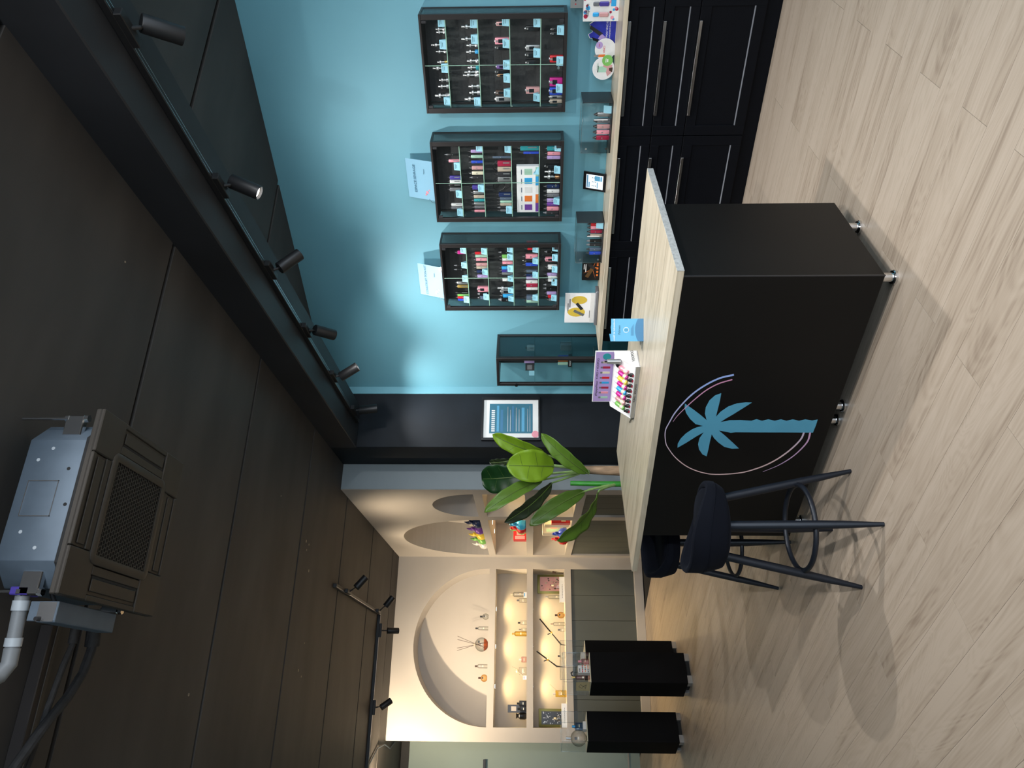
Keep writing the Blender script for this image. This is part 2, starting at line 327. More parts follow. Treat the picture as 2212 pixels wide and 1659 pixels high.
# ================================================================ track lighting
def spotlight(label, ax_pt, base, d, power, color, lens='lamp_lens', size=125, blend=1.0, L=.15, R=.036, group='track spotlights', along='y'):
    """ax_pt on the track, base = rear end of barrel, d = aim"""
    d = Vector(d).normalized(); base = Vector(base); a = Vector(ax_pt)
    t = thing('track_spotlight', label, 'spotlight', ax_pt, 0, group)
    ob = lambda v: Vector(v)-a
    if along == 'y': box('adapter', 'spot_black', t, -.018, .018, -.075, .075, -.03, 0, .003)
    else: box('adapter', 'spot_black', t, -.075, .075, -.018, .018, -.03, 0, .003)
    p = ob(base+d*.03)
    MB().cyl((0, 0, -.02), (p.x*.35, p.y*.35, -.05), .008, n=10).cyl((p.x*.35, p.y*.35, -.048), tuple(p), .006, n=10).build('arm', 'spot_black', t)
    b0, b1 = ob(base), ob(base+d*L)
    br = MB(); A = br.ring(b0, d, R*.94, 28); A2 = br.ring(b0+d*.004, d, R, 28); B = br.ring(b1, d, R, 28); Cc = br.ring(b1, d, R-.004, 28); D = br.ring(b1-d*.012, d, R-.005, 28)
    br.f.append(tuple(A[::-1])); br.bridge(A, A2); br.bridge(A2, B); br.bridge(B, Cc); br.bridge(Cc, D); br.build('barrel', 'spot_black', t)
    rg = MB(); E1 = rg.ring(b1-d*.010, d, R-.0045, 28); E2 = rg.ring(b1-d*.014, d, R-.012, 28); rg.bridge(E1, E2); rg.build('reflector', 'lamp_ring', t)
    MB().cyl(tuple(b1-d*.018), tuple(b1-d*.0135), R-.010, n=24).build('lens', lens, t)
    l = bpy.data.lights.new('lamp', 'SPOT'); l.energy = power; l.color = color; l.spot_size = math.radians(size); l.spot_blend = blend; l.shadow_soft_size = .022
    lo = bpy.data.objects.new('lamp', l); col.objects.link(lo); lo.parent = t; lo.location = b1-d*.004; lo.rotation_euler = d.to_track_quat('-Z', 'Y').to_euler()
    return t
tr = thing('lighting_track', 'long black lighting track fixed under the concrete beam', 'track', (2.275, 2, 2.98))
MB().box(-.018, .018, -4.4, 3.83, -.03, 0).build('rail', 'spot_black', tr, .002)
for x in (-.010, .008): box('conductor', 'metal', tr, x, x+.002, -4.4, 3.82, -.0308, -.03)
box('end_cap', 'spot_black', tr, -.02, .02, 3.83, 3.85, -.032, 0, .003)
TR = [(1.86, (2.335, 1.885, 2.915), (.235, .612, -.755), 'track spotlight at the photo edge, farthest from the column on beam track', 1),
      (2.74, (2.33, 2.77, 2.912), (-.316, .23, -.921), 'track spotlight with large glowing lens, fifth from the column on beam track', 1.9),
      (3.47, (2.30, 3.49, 2.90), (.749, .159, -.643), 'track spotlight turned sideways over the wall, fourth from the column on beam track', 1),
      (4.19, (2.295, 4.22, 2.895), (.114, .722, -.682), 'track spotlight leaning away from camera, third from the column on beam track', 1),
      (4.92, (2.28, 4.94, 2.895), (.504, -.164, -.848), 'track spotlight with glowing lens, second from the column on beam track', 1),
      (5.60, (2.28, 5.61, 2.90), (.188, .152, -.97), 'track spotlight pointing down beside the black column on beam track', .7),
      (1.0, (2.26, 1.02, 2.91), (-.56, .50, -.66), 'track spotlight on beam track just outside the photo', 2.2),
      (-.7, (2.32, -.68, 2.91), (.72, .40, -.60), 'rearmost track spotlight on beam track behind the camera', 1.2)]
tk = thing('lighting_track', 'black lighting track on the ceiling above and behind the camera', 'track', (.75, -.4, 3.21)); MB().box(-.017, .017, -1.2, 1.2, -.032, 0).build('rail', 'spot_black', tk, .002)
for y, d_, k, lb in ((.45, (.02, .66, -.75), 1, 'ceiling spotlight above the camera aimed at the stool'), (-.6, (-.35, .72, -.60), .8, 'ceiling spotlight behind the camera aimed at the open floor'), (.1, (.72, .42, -.56), .45, 'ceiling spotlight above the camera aimed at the drawers')):
    spotlight(lb, (.75, y, 3.178), Vector((.75, y, 3.09))+Vector(d_)*.02, d_, KEY_W*k, COOL, size=110, blend=.6)
for y, b_, d_, lb, k in TR: spotlight(lb, (2.275, y, 2.952), b_, d_, SPOT_W*k, COOL)
tb = thing('lighting_track', 'L shaped black lighting track on the ceiling before the arched alcove', 'track', (.985, 8.61, 3.21))
MB().box(-.017, .017, -2.06, .017, -.032, 0).build('rail', 'spot_black', tb, .002); MB().box(-2.2, -.017, -.017, .017, -.032, 0).build('rail', 'spot_black', tb, .002)
box('conductor', 'metal', tb, -.012, -.008, -2.05, 0, -.0328, -.032); box('conductor', 'metal', tb, -1.49, -.02, -.010, -.006, -.0328, -.032)
for pt, b_, d_, al, lb in [((.985, 6.93, 3.178), (1.03, 6.98, 3.105), (.78, .20, -.60), 'y', 'back track spotlight nearest the camera, on the short leg of the L track'),
      ((.985, 8.40, 3.178), (1.04, 8.42, 3.095), (.80, .05, -.60), 'y', 'back track spotlight at the corner of the L track'),
      ((.80, 8.61, 3.178), (.80, 8.63, 3.09), (.03, .45, -.89), 'x', 'back track spotlight pointing straight down at the big arch'),
      ((-.95, 8.61, 3.178), (-.95, 8.64, 3.095), (.62, .66, -.30), 'x', 'back track spotlight left of the photo edge aimed at the big arch'),
      ((.0, 8.61, 3.178), (.0, 8.63, 3.095), (.55, .42, -.72), 'x', 'back track spotlight at the far end from the corner of the L track')]:
    spotlight(lb, pt, b_, d_, SPOT_BACK_W*(.45 if al == 'y' else 4.2 if pt[0] < -.5 else 1.2), (1, .78, .52), 'lamp_lens_warm', 125, 1.0, .13, .034, 'back track spotlights', al)
# recessed puck lamps under the niche tops
def puck(p, lb):
    o = thing('recessed_light', lb, 'light', p, 0, 'recessed niche lights')
    MB().lathe([(.036, -.004), (.036, 0), (.029, 0), (.029, -.004), (.036, -.004)], n=20, cap=False).build('rim', 'lamp_ring', o); MB().lathe([(.028, -.0035), (.028, -.0005)], n=20).build('lens', 'lamp_lens_warm', o)
    l = bpy.data.lights.new('lamp', 'SPOT'); l.energy = PUCK_W; l.color = WARM; l.spot_size = math.radians(150); l.spot_blend = .5; l.shadow_soft_size = .025
    lo = bpy.data.objects.new('lamp', l); col.objects.link(lo); lo.parent = o; lo.location = (0, 0, -.008)
for i, x in enumerate((.26, .735, 1.20)):
    w = ('far from the corner', 'in the middle', 'near the corner')[i]
    puck((x, 9.89, 1.9148), 'small recessed light under the big arch shelf, '+w)
    puck((x, 9.89, 1.4298), 'small recessed light over the lower back niche, '+w)
for i, y in enumerate((8.05, 8.53, 9.0)):
    w = ('nearest the plant', 'middle one', 'nearest the corner')[i]
    puck((2.03, y, 1.9148), 'small recessed light under the side arch shelf, '+w); puck((2.03, y, 1.4298), 'small recessed light over the lower side niche, '+w)
for z, w in ((1.9148, 'upper'), (1.4298, 'lower')): puck((2.03, 7.05, z), 'small recessed light in the %s niche behind the plant' % w)

# ================================================================ air conditioner
ac = thing('air_conditioner', 'black ceiling cassette air conditioner with honeycomb grille and bare metal casing', 'air conditioner', (.608, 2.528, 2.885))
h = .303
pn = MB(); pn.box(-h, h, -h, h, .012, .03)
for sx, sy in ((1, 1), (1, -1), (-1, 1), (-1, -1)): pn.box(*sorted((sx*.1545, sx*h)), *sorted((sy*.1545, sy*h)), 0, .012)
pn.build('panel', 'ac_plastic', ac, .003)
for ax in range(4):
    c, s_ = [(1, 0), (0, 1), (-1, 0), (0, -1)][ax]
    def rb(r0, r1, w, z0, z1):
        P = sorted((c*r0-s_*w, c*r1+s_*w)), sorted((s_*r0-c*w, s_*r1+c*w)); return P[0][0], P[0][1], P[1][0], P[1][1], z0, z1
    MB().box(*rb(.193, .222, .152, .001, .012)).box(*rb(.285, h, .152, .001, .012)).box(*rb(.222, .285, .152, .006, .013)).build('outlet_frame', 'ac_plastic', ac, .002)
    fl = MB(); x0, x1, y0, y1, _, _ = rb(.232, .272, .142, 0, 0); fl.box(x0, x1, y0, y1, .001, .005); fl.build('flap', 'ac_plastic', ac, .0015)
    x0, x1, y0, y1, _, _ = rb(.223, .231, .142, 0, 0); box('outlet_slot', 'groove_dark', ac, x0, x1, y0, y1, .004, .0058)
fr = MB(); g = .19; q = .160
pr_o = [p for a0, cx, cy in ((0, 1, 1), (90, -1, 1), (180, -1, -1), (270, 1, -1)) for p in arc(cx*(g-.03), cy*(g-.03), .03, a0, a0+90, 5)]
pr_i = [p for a0, cx, cy in ((0, 1, 1), (90, -1, 1), (180, -1, -1), (270, 1, -1)) for p in arc(cx*(q-.004), cy*(q-.004), .004, a0, a0+90, 5)]
LP = [[(x, y, z) for x, y in P_+P_[:1]] for P_, z in ((pr_o, .012), (pr_o, -.002), ([(x*.985, y*.985) for x, y in pr_o], -.004), ([(x*1.01, y*1.01) for x, y in pr_i], -.004), (pr_i, -.003), (pr_i, .008))]
fr.grid(LP); fr.build('grille_frame', 'ac_plastic', ac)
box('grille_backing', 'groove_dark', ac, -q, q, -q, q, .007, .010)
hx = MB(); R_ = .0093; dx, dy = R_*math.sqrt(3), R_*1.5          # honeycomb mesh
row = 0; y = -q
while y < q:
    x = -q+(dx/2 if row % 2 else 0)
    while x < q:
        O = [(x+R_*math.cos(math.radians(60*i+30)), y+R_*math.sin(math.radians(60*i+30))) for i in range(6)]; I = [(x+R_*.87*math.cos(math.radians(60*i+30)), y+R_*.87*math.sin(math.radians(60*i+30))) for i in range(6)]
        cl = lambda p: (max(-q, min(q, p[0])), max(-q, min(q, p[1])))
        for i in range(6):
            j = (i+1) % 6; hx.quad(cl(O[i])+(-.003,), cl(O[j])+(-.003,), cl(I[j])+(-.003,), cl(I[i])+(-.003,)); hx.quad(cl(I[i])+(-.003,), cl(I[j])+(-.003,), cl(I[j])+(.000,), cl(I[i])+(.000,))
        x += dx
    y += dy; row += 1
o = hx.build('honeycomb', 'ac_plastic', ac, smooth=0); o['kind'] = 'stuff'
bo, ch = .275, .075
body = [(-bo+ch, -bo), (bo-ch, -bo), (bo, -bo+ch), (bo, bo-ch), (bo-ch, bo), (-bo+ch, bo), (-bo, bo-ch), (-bo, -bo+ch)]
cs = MB().prism(body, lambda u, v: (u, v, .045), (0, 0, .20)).build('casing', 'galvanised', ac, .002)
MB().prism([(u*1.03, v*1.03) for u, v in body], lambda u, v: (u, v, .028), (0, 0, .022)).build('seal', 'groove_dark', ac)
for (x, z, w, hh) in ((-.06, .11, .12, .10),): 
    for a in ((x, x+w, z, z+.003), (x, x+w, z+hh, z+hh+.003), (x, x+.003, z, z+hh), (x+w-.003, x+w, z, z+hh)): box('casing_emboss', 'metal', cs, a[0], a[1], -bo-.0015, -bo+.001, a[2], a[3])
for x, z in ((-.16, .13), (.13, .2), (-.02, .07), (.10, .09), (-.11, .19), (.17, .16)): MB().cyl((x, -bo-.001, z), (x, -bo+.001, z), .006, n=10).build('casing_plug', 'pvc_white' if z > .1 else 'groove_dark', cs)
for sx, sy in ((1, -1), (-1, -1), (1, 1), (-1, 1)):
    br = box('hanging_bracket', 'chrome', ac, *sorted((sx*.225, sx*.30)), *sorted((sy*.225, sy*.25)), .10, .165, .004); 
    MB().cyl((sx*.29, sy*.24, .09), (sx*.29, sy*.24, .322), .005, n=8).build('threaded_rod', 'metal', ac)
    for za in (.088, .155): MB().cyl((sx*.29, sy*.24, za), (sx*.29, sy*.24, za+.013), .013, n=6).build("nut", "chrome", ac)
eb = MB().box(-.375, -.315, -.22, .12, .04, .055).box(-.378, -.372, -.22, .12, .04, .10).box(-.375, -.315, -.222, -.216, .04, .13).build('control_box', 'galvanised', ac, .002)
box('cover', 'metal', eb, -.376, -.318, -.224, -.219, .045, .10)
MB().tube([(-.28, -.15, .12), (-.32, -.14, .10), (-.36, -.17, .085), (-.37, -.24, .09)], .007).build('cable', 'foam_black', ac)
MB().box(-.30, -.275, -.25, -.19, .13, .19).build('drain_outlet', 'c_indigo', ac, .003)
dp = thing('drain_pipe', 'grey plastic drain pipe with white couplings beside the air conditioner', 'pipe', (.31, 2.31, 3.05))
MB().tube([(0, 0, 0), (-.16, .02, 0)], .021, 16).build('pipe', 'pvc_grey', dp)
MB().tube([(-.155, .02, 0), (-.20, .025, 0), (-.235, .01, .01), (-.27, -.05, .03), (-.30, -.12, .05)], .0235, 16).build('elbow', 'pvc_grey', dp)
for a, b_ in ((-.015, -.045), (-.125, -.15)): MB().cyl((a, -.125*a, 0), (b_, -.125*b_, 0), .0245, n=18).build('coupling', 'pvc_white', dp)
for nm, lb, pts, r, z0 in (('insulated_pipe', 'thick black insulated pipe curving away from the air conditioner', [(.285, 2.79, 0), (.186, 2.81, 0), (.104, 2.79, 0), (.025, 2.735, 0), (-.071, 2.635, 0), (-.20, 2.54, .01), (-.45, 2.40, .02)], .017, 3.08),
                           ('insulated_pipe', 'thin black insulated pipe between trunking and thick pipe', [(.28, 2.72, 0), (.19, 2.725, 0), (.12, 2.70, 0), (.0, 2.675, 0), (-.10, 2.66, 0), (-.4, 2.6, 0)], .011, 3.105)):
    t = thing(nm, lb, 'pipe', (pts[0][0], pts[0][1], z0)); P = [Vector((p[0]-pts[0][0], p[1]-pts[0][1], p[2])) for p in pts]; Q = []
    for i in range(len(P)-1): Q += [P[i].lerp(P[i+1], k/4) for k in range(4)]
    MB().tube(Q, [r*(1+.06*random.uniform(-1, 1)) for _ in Q], 10).build('sleeve', 'foam_black', t); MB().cyl((0, 0, 0), tuple(P[1]*.9), r*1.5, n=12).build('end_sleeve', 'foam_black', t)
t = thing('cable_trunking', 'straight black cable trunking on the ceiling left of the pipes', 'trunking', (.26, 2.70, 3.21)); box('channel', 'alu_frame', t, -1.6, 0, -.022, .022, -.045, 0, .003); box('lid', 'ac_plastic', t, -1.6, 0, .010, .028, -.048, -.001)
t = thing('ceiling_wire', 'thin pale wire crossing the ceiling near the sage wall', 'wire', (-.30, 9.0, 3.2)); MB().tube([(-.5, -.9, 0), (-.3, -.35, 0), (-.12, .15, -.003), (-.1, .6, 0), (-.16, .95, -.004), (-.10, 1.3, 0)], .007).build('strand', 'galvanised', t)

# ================================================================ island counter
PALM = [(2.193,0.756),(2.227,0.715),(2.263,0.675),(2.295,0.643),(2.254,0.657),(2.215,0.659),(2.174,0.649),(2.144,0.629),(2.131,0.604),(2.17,0.602),(2.215,0.603),(2.274,0.604),(2.242,0.587),(2.211,0.559),(2.192,0.523),(2.186,0.485),(2.187,0.458),(2.215,0.485),(2.258,0.528),(2.285,0.557),(2.307,0.578),(2.303,0.557),(2.296,0.538),(2.295,0.487),(2.299,0.437),(2.289,0.416),(2.299,0.389),(2.29,0.362),(2.299,0.331),(2.29,0.305),(2.299,0.277),(2.29,0.251),(2.299,0.22),(2.29,0.194),(2.297,0.161),(2.291,0.138),(2.324,0.137),(2.374,0.139),(2.373,0.275),(2.373,0.403),(2.372,0.496),(2.376,0.518),(2.37,0.537),(2.361,0.576),(2.398,0.538),(2.443,0.495),(2.479,0.462),(2.481,0.494),(2.469,0.532),(2.439,0.566),(2.41,0.591),(2.386,0.605),(2.431,0.606),(2.482,0.605),(2.533,0.606),(2.52,0.628),(2.486,0.649),(2.452,0.659),(2.411,0.658),(2.372,0.644),(2.402,0.678),(2.44,0.714),(2.475,0.753),(2.448,0.755),(2.415,0.746),(2.382,0.727),(2.355,0.702),(2.341,0.681),(2.332,0.653),(2.32,0.69),(2.287,0.72),(2.25,0.743),(2.219,0.754)]
ARC_A = [(2.024,0.567,0.0103),(2.041,0.621,0.0097),(2.074,0.671,0.0091),(2.121,0.719,0.0085),(2.174,0.756,0.0074),(2.245,0.792,0.0063),(2.309,0.812,0.0051),(2.366,0.824,0.0046),(2.399,0.824,0.004),(2.44,0.813,0.004),(2.482,0.794,0.004),(2.542,0.754,0.0046),(2.604,0.691,0.0051),(2.644,0.618,0.0057),(2.66,0.542,0.0063),(2.661,0.505,0.0063),(2.65,0.433,0.0068),(2.625,0.365,0.0074),(2.584,0.3,0.008),(2.528,0.246,0.0085),(2.468,0.207,0.0085),(2.414,0.184,0.0085),(2.373,0.181,0.0085)]
ARC_B = [(2.051,0.569,0.0063),(2.075,0.626,0.0063),(2.115,0.675,0.0057),(2.168,0.717,0.0051),(2.217,0.75,0.004),(2.267,0.78,0.0028),(2.305,0.796,0.0017)]
ARC_C = [(2.373,0.152,0.0085),(2.43,0.15,0.008),(2.491,0.172,0.0068),(2.547,0.206,0.0057),(2.598,0.255,0.004),(2.64,0.316,0.0023)]
ic = thingB('island_counter', 'long black sales counter with oak top and blue palm tree logo', 'counter', 1.522, 2.452, 0)
L2 = lambda s, t, z: (t-2.452, s-1.522, z)
MB().box(0, .62, 0, 1.621, .07, .852).build('body', 'counter_black', ic, .002)
box('edge_highlight', 'c_charcoal', ic, -.0012, .003, -.0008, .004, .07, .852)  # thin paler strip standing in for the highlight along the corner
tp = box('worktop', 'oak_top', ic, -.002, .95, -.025, 1.945, .852, .882, .0015)
box('end_grain', 'oak_end', tp, -.003, .951, -.0262, -.0245, .8525, .8815)
for s_, t_ in ((1.565, 2.505), (1.562, 2.915), (2.27, 2.525), (2.365, 2.53), (3.09, 2.515), (3.09, 3.0), (2.3, 3.0)):
    x, y, _ = L2(s_, t_, 0); MB().lathe([(.030, 0), (.030, .010), (.027, .014), (.019, .015), (.019, .072)], (x, y, 0), 20).build('leg', 'chrome', ic)
lg = MB().prism(PALM, lambda u, v: L2(u, 2.4512, v), (.0016, 0, 0)).build('palm_logo', 'logo_blue', ic, smooth=0)
def ribbon(pts, m, nm):
    pts = [p for i, p in enumerate(pts) if len(pts) < 10 or i not in (8, 15)]
    q = MB(); Pl = []; Pr = []
    pts2 = []
    for i in range(len(pts)-1):                                   # Catmull-Rom refine
        p0, p1, p2, p3 = pts[max(i-1, 0)], pts[i], pts[i+1], pts[min(i+2, len(pts)-1)]
        for k in range(5):
            t = k/5; pts2.append(tuple(.5*(2*p1[j]+(p2[j]-p0[j])*t+(2*p0[j]-5*p1[j]+4*p2[j]-p3[j])*t*t+(3*p1[j]-p0[j]-3*p2[j]+p3[j])*t**3) for j in range(3)))
    pts2.append(pts[-1])
    for i, p in enumerate(pts2):
        a, b_ = pts2[max(i-1, 0)], pts2[min(i+1, len(pts2)-1)]; d = Vector((b_[0]-a[0], b_[1]-a[1])).normalized(); n = Vector((-d.y, d.x))*p[2]/2
        Pl.append(L2(p[0]+n.x, 2.4508, p[1]+n.y)); Pr.append(L2(p[0]-n.x, 2.4508, p[1]-n.y))
    q.grid([Pl, Pr]); q.grid([[(a[0]+.0012, a[1], a[2]) for a in Pl], [(a[0]+.0012, a[1], a[2]) for a in Pr]]); return q.build(nm, m, ic, smooth=0)
def grad(name, c0, c1):
    m = mat(name, c0, .45); N = m.node_tree.nodes; L = m.node_tree.links; tc = N.new('ShaderNodeTexCoord'); sp = N.new('ShaderNodeSeparateXYZ'); mr = N.new('ShaderNodeMapRange'); mx = N.new('ShaderNodeMix'); mx.data_type = 'RGBA'
    mr.inputs['From Min'].default_value = .55; mr.inputs['From Max'].default_value = 1.05; mx.inputs['A'].default_value = c0+(1,); mx.inputs['B'].default_value = c1+(1,)
    L.new(tc.outputs['Object'], sp.inputs[0]); L.new(sp.outputs['Y'], mr.inputs[0]); L.new(mr.outputs[0], mx.inputs['Factor']); L.new(mx.outputs['Result'], N['Principled BSDF'].inputs['Base Color']); return m
grad('arc_blue_pink', (.30, .42, .78), (.72, .50, .50)); grad('arc_pink_blue', (.62, .28, .45), (.58, .38, .60))
ribbon(ARC_A, 'arc_blue_pink', 'logo_arc'); ribbon(ARC_B, 'arc_pink_blue', 'logo_arc'); ribbon(ARC_C, 'arc_pink_blue', 'logo_arc')

# ================================================================ bar stools
def stool(label, s_, t_, face):
    st = thingB('bar_stool', label, 'stool', s_, t_, 0, 'velvet bar stools')
    Rm = Matrix.Rotation(face, 4, 'Z')          # local +x of the shell = front opening
    N, K = 40, 14; out = []; inn = []
    def rim(th): a = abs((th+math.pi) % (2*math.pi)-math.pi); c = max(0, min(1, (a-math.radians(35))/math.radians(100))); c = c*c*(3-2*c); return .666+.098*c
    for k in range(K+1):
        ro, ri = [], []
        for i in range(N+1):
            th = 2*math.pi*i/N; f = k/K; zt = rim(th); back = .5-.5*math.cos(th)
            r = .205*(.80+.20*min(1, (f*1.5))**.6)*(1-.02*back*f); z = .588+(zt-.588)*f
            if f < .12: r = .205*(.80+.20*.18**.6)*(f/.12)**.35; z = .588+(zt-.588)*f*f/.12*1.0
            ro.append(Rm @ Vector((r*math.cos(th), r*math.sin(th), z)))
        out.append(ro)
    q = MB().grid(out)
    ins = []
    for k in range(K+1):
        ri = []
        for i in range(N+1):
            th = 2*math.pi*i/N; f = 1-k/K; zt = rim(th); zb = .652
            r = .205-.030-.035*(1-f)**1.5; z = zb+(zt-.004-zb)*f
            ri.append(Rm @ Vector((r*math.cos(th), r*math.sin(th), z)))
        ins.append(ri)
    lip = [[Rm @ Vector(((.205-.015+.012*math.cos(a))*math.cos(2*math.pi*i/N), (.205-.015+.012*math.cos(a))*math.sin(2*math.pi*i/N), rim(2*math.pi*i/N)+.008*math.sin(a))) for i in range(N+1)] for a in [math.pi*j/4 for j in range(5)]]
    q.grid([out[-1]]+lip+[ins[0]]); q.grid(ins)
    sh = q.build('seat_shell', 'velvet', st, smooth=60)
    cu = MB().lathe([(.02, .64), (.155, .645), (.172, .66), (.172, .676), (.158, .688), (.08, .694), (.001, .695)], n=32).build('seat_cushion', 'velvet', st, smooth=60)
    sm = MB().tube([Rm @ Vector((.2038*(1-.0124*(.5-.5*math.cos(a)))*math.cos(a), .2038*(1-.0124*(.5-.5*math.cos(a)))*math.sin(a), .588+(rim(a)-.588)*.62)) for a in [math.radians(35+x*5) for x in range(59)]], .0016, 5).build('seam', 'velvet', sh)
    for i, (fx, fy) in enumerate(((.201, -.151), (-.153, -.213), (-.204, .157), (.158, .213))):
        top = Vector((fx, fy, 0)).normalized()*.125; top.z = .60; ft = Vector((fx, fy, 0))
        pts = [ft.lerp(top, k/8) for k in range(9)]
        lg_ = MB().tube(pts, [.0095, .013, .0165, .0185, .0192, .0195, .0195, .0195, .0195], 14).build('leg', 'stool_metal', st)
        MB().tube([ft, ft.lerp(top, .02)], .009, 12).build('foot_cap', 'c_black', lg_)
    ring = [(.188*math.cos(2*math.pi*i/48)+.0, .188*math.sin(2*math.pi*i/48)-.0, .25) for i in range(48)]
    MB().tube(ring, .0115, 12, closed=True).build('footrest_ring', 'stool_metal', st)
    return st
stool('dark velvet bar stool in front, before the palm logo counter', 2.602, 2.08, math.radians(-14))
stool('dark velvet bar stool behind, tucked under the counter end', 3.53, 2.70, math.radians(-100))

# ================================================================ drawer cabinets and their worktop
EDG = [.16, .985, 1.806, 2.632, 3.455]
CN = ['black drawer cabinet at the photo edge, farthest from the plant', 'black drawer cabinet wholly in view below the first showcase', 'black drawer cabinet half hidden by the island counter', 'black drawer cabinet nearest the tall glass showcase']
for (a, b_), lb in zip(zip(EDG, EDG[1:]), CN):
    w = b_-a; c = thingB('drawer_cabinet', lb, 'cabinet', a, 4.60, 0, 'black drawer cabinets')
    box('carcass', 'cabinet_black', c, .021, .34, .001, w-.001, .085, .888); box('plinth', 'cabinet_black', c, .03, .045, 0, w, 0, .085)
    for z0, z1, rl in ((.682, .882, .055), (.474, .677, .055), (.095, .469, .062)):
        q = MB(); y0, y1 = .0025, w-.0025
        q.box(0, .02, y0, y0+.062, z0, z1).box(0, .02, y1-.062, y1, z0, z1).box(0, .02, y0+.062, y1-.062, z0, z0+rl).box(0, .02, y0+.062, y1-.062, z1-rl, z1).box(.010, .018, y0+.06, y1-.06, z0+rl-.002, z1-rl+.002)
        dr = q.build('drawer', 'cabinet_black', c, .0012)
        y2, y3 = y0+.062, y1-.062; zz = z0+rl
        MB().prism([(0, zz-.0005), (.0105, zz+.005), (.0105, zz-.0005)], lambda u, v: (u, y2, v), (0, y3-y2, 0)).build('panel_bevel', 'cabinet_lit_edge', dr, smooth=0)
        hy = w/2-.275
        MB().box(-.022, .004, hy, hy+.55, z1+.0005, z1+.003).box(-.022, -.0195, hy, hy+.55, z1-.014, z1+.003).build('handle', 'metal', dr, .001)
wt = thingB('wall_worktop', 'long pale oak worktop running below the wall showcases', 'worktop', .16, 4.565, .888)
MB().box(0, .394, 0, 3.36, .002, .030).build('board', 'oak_top', wt, .0015)

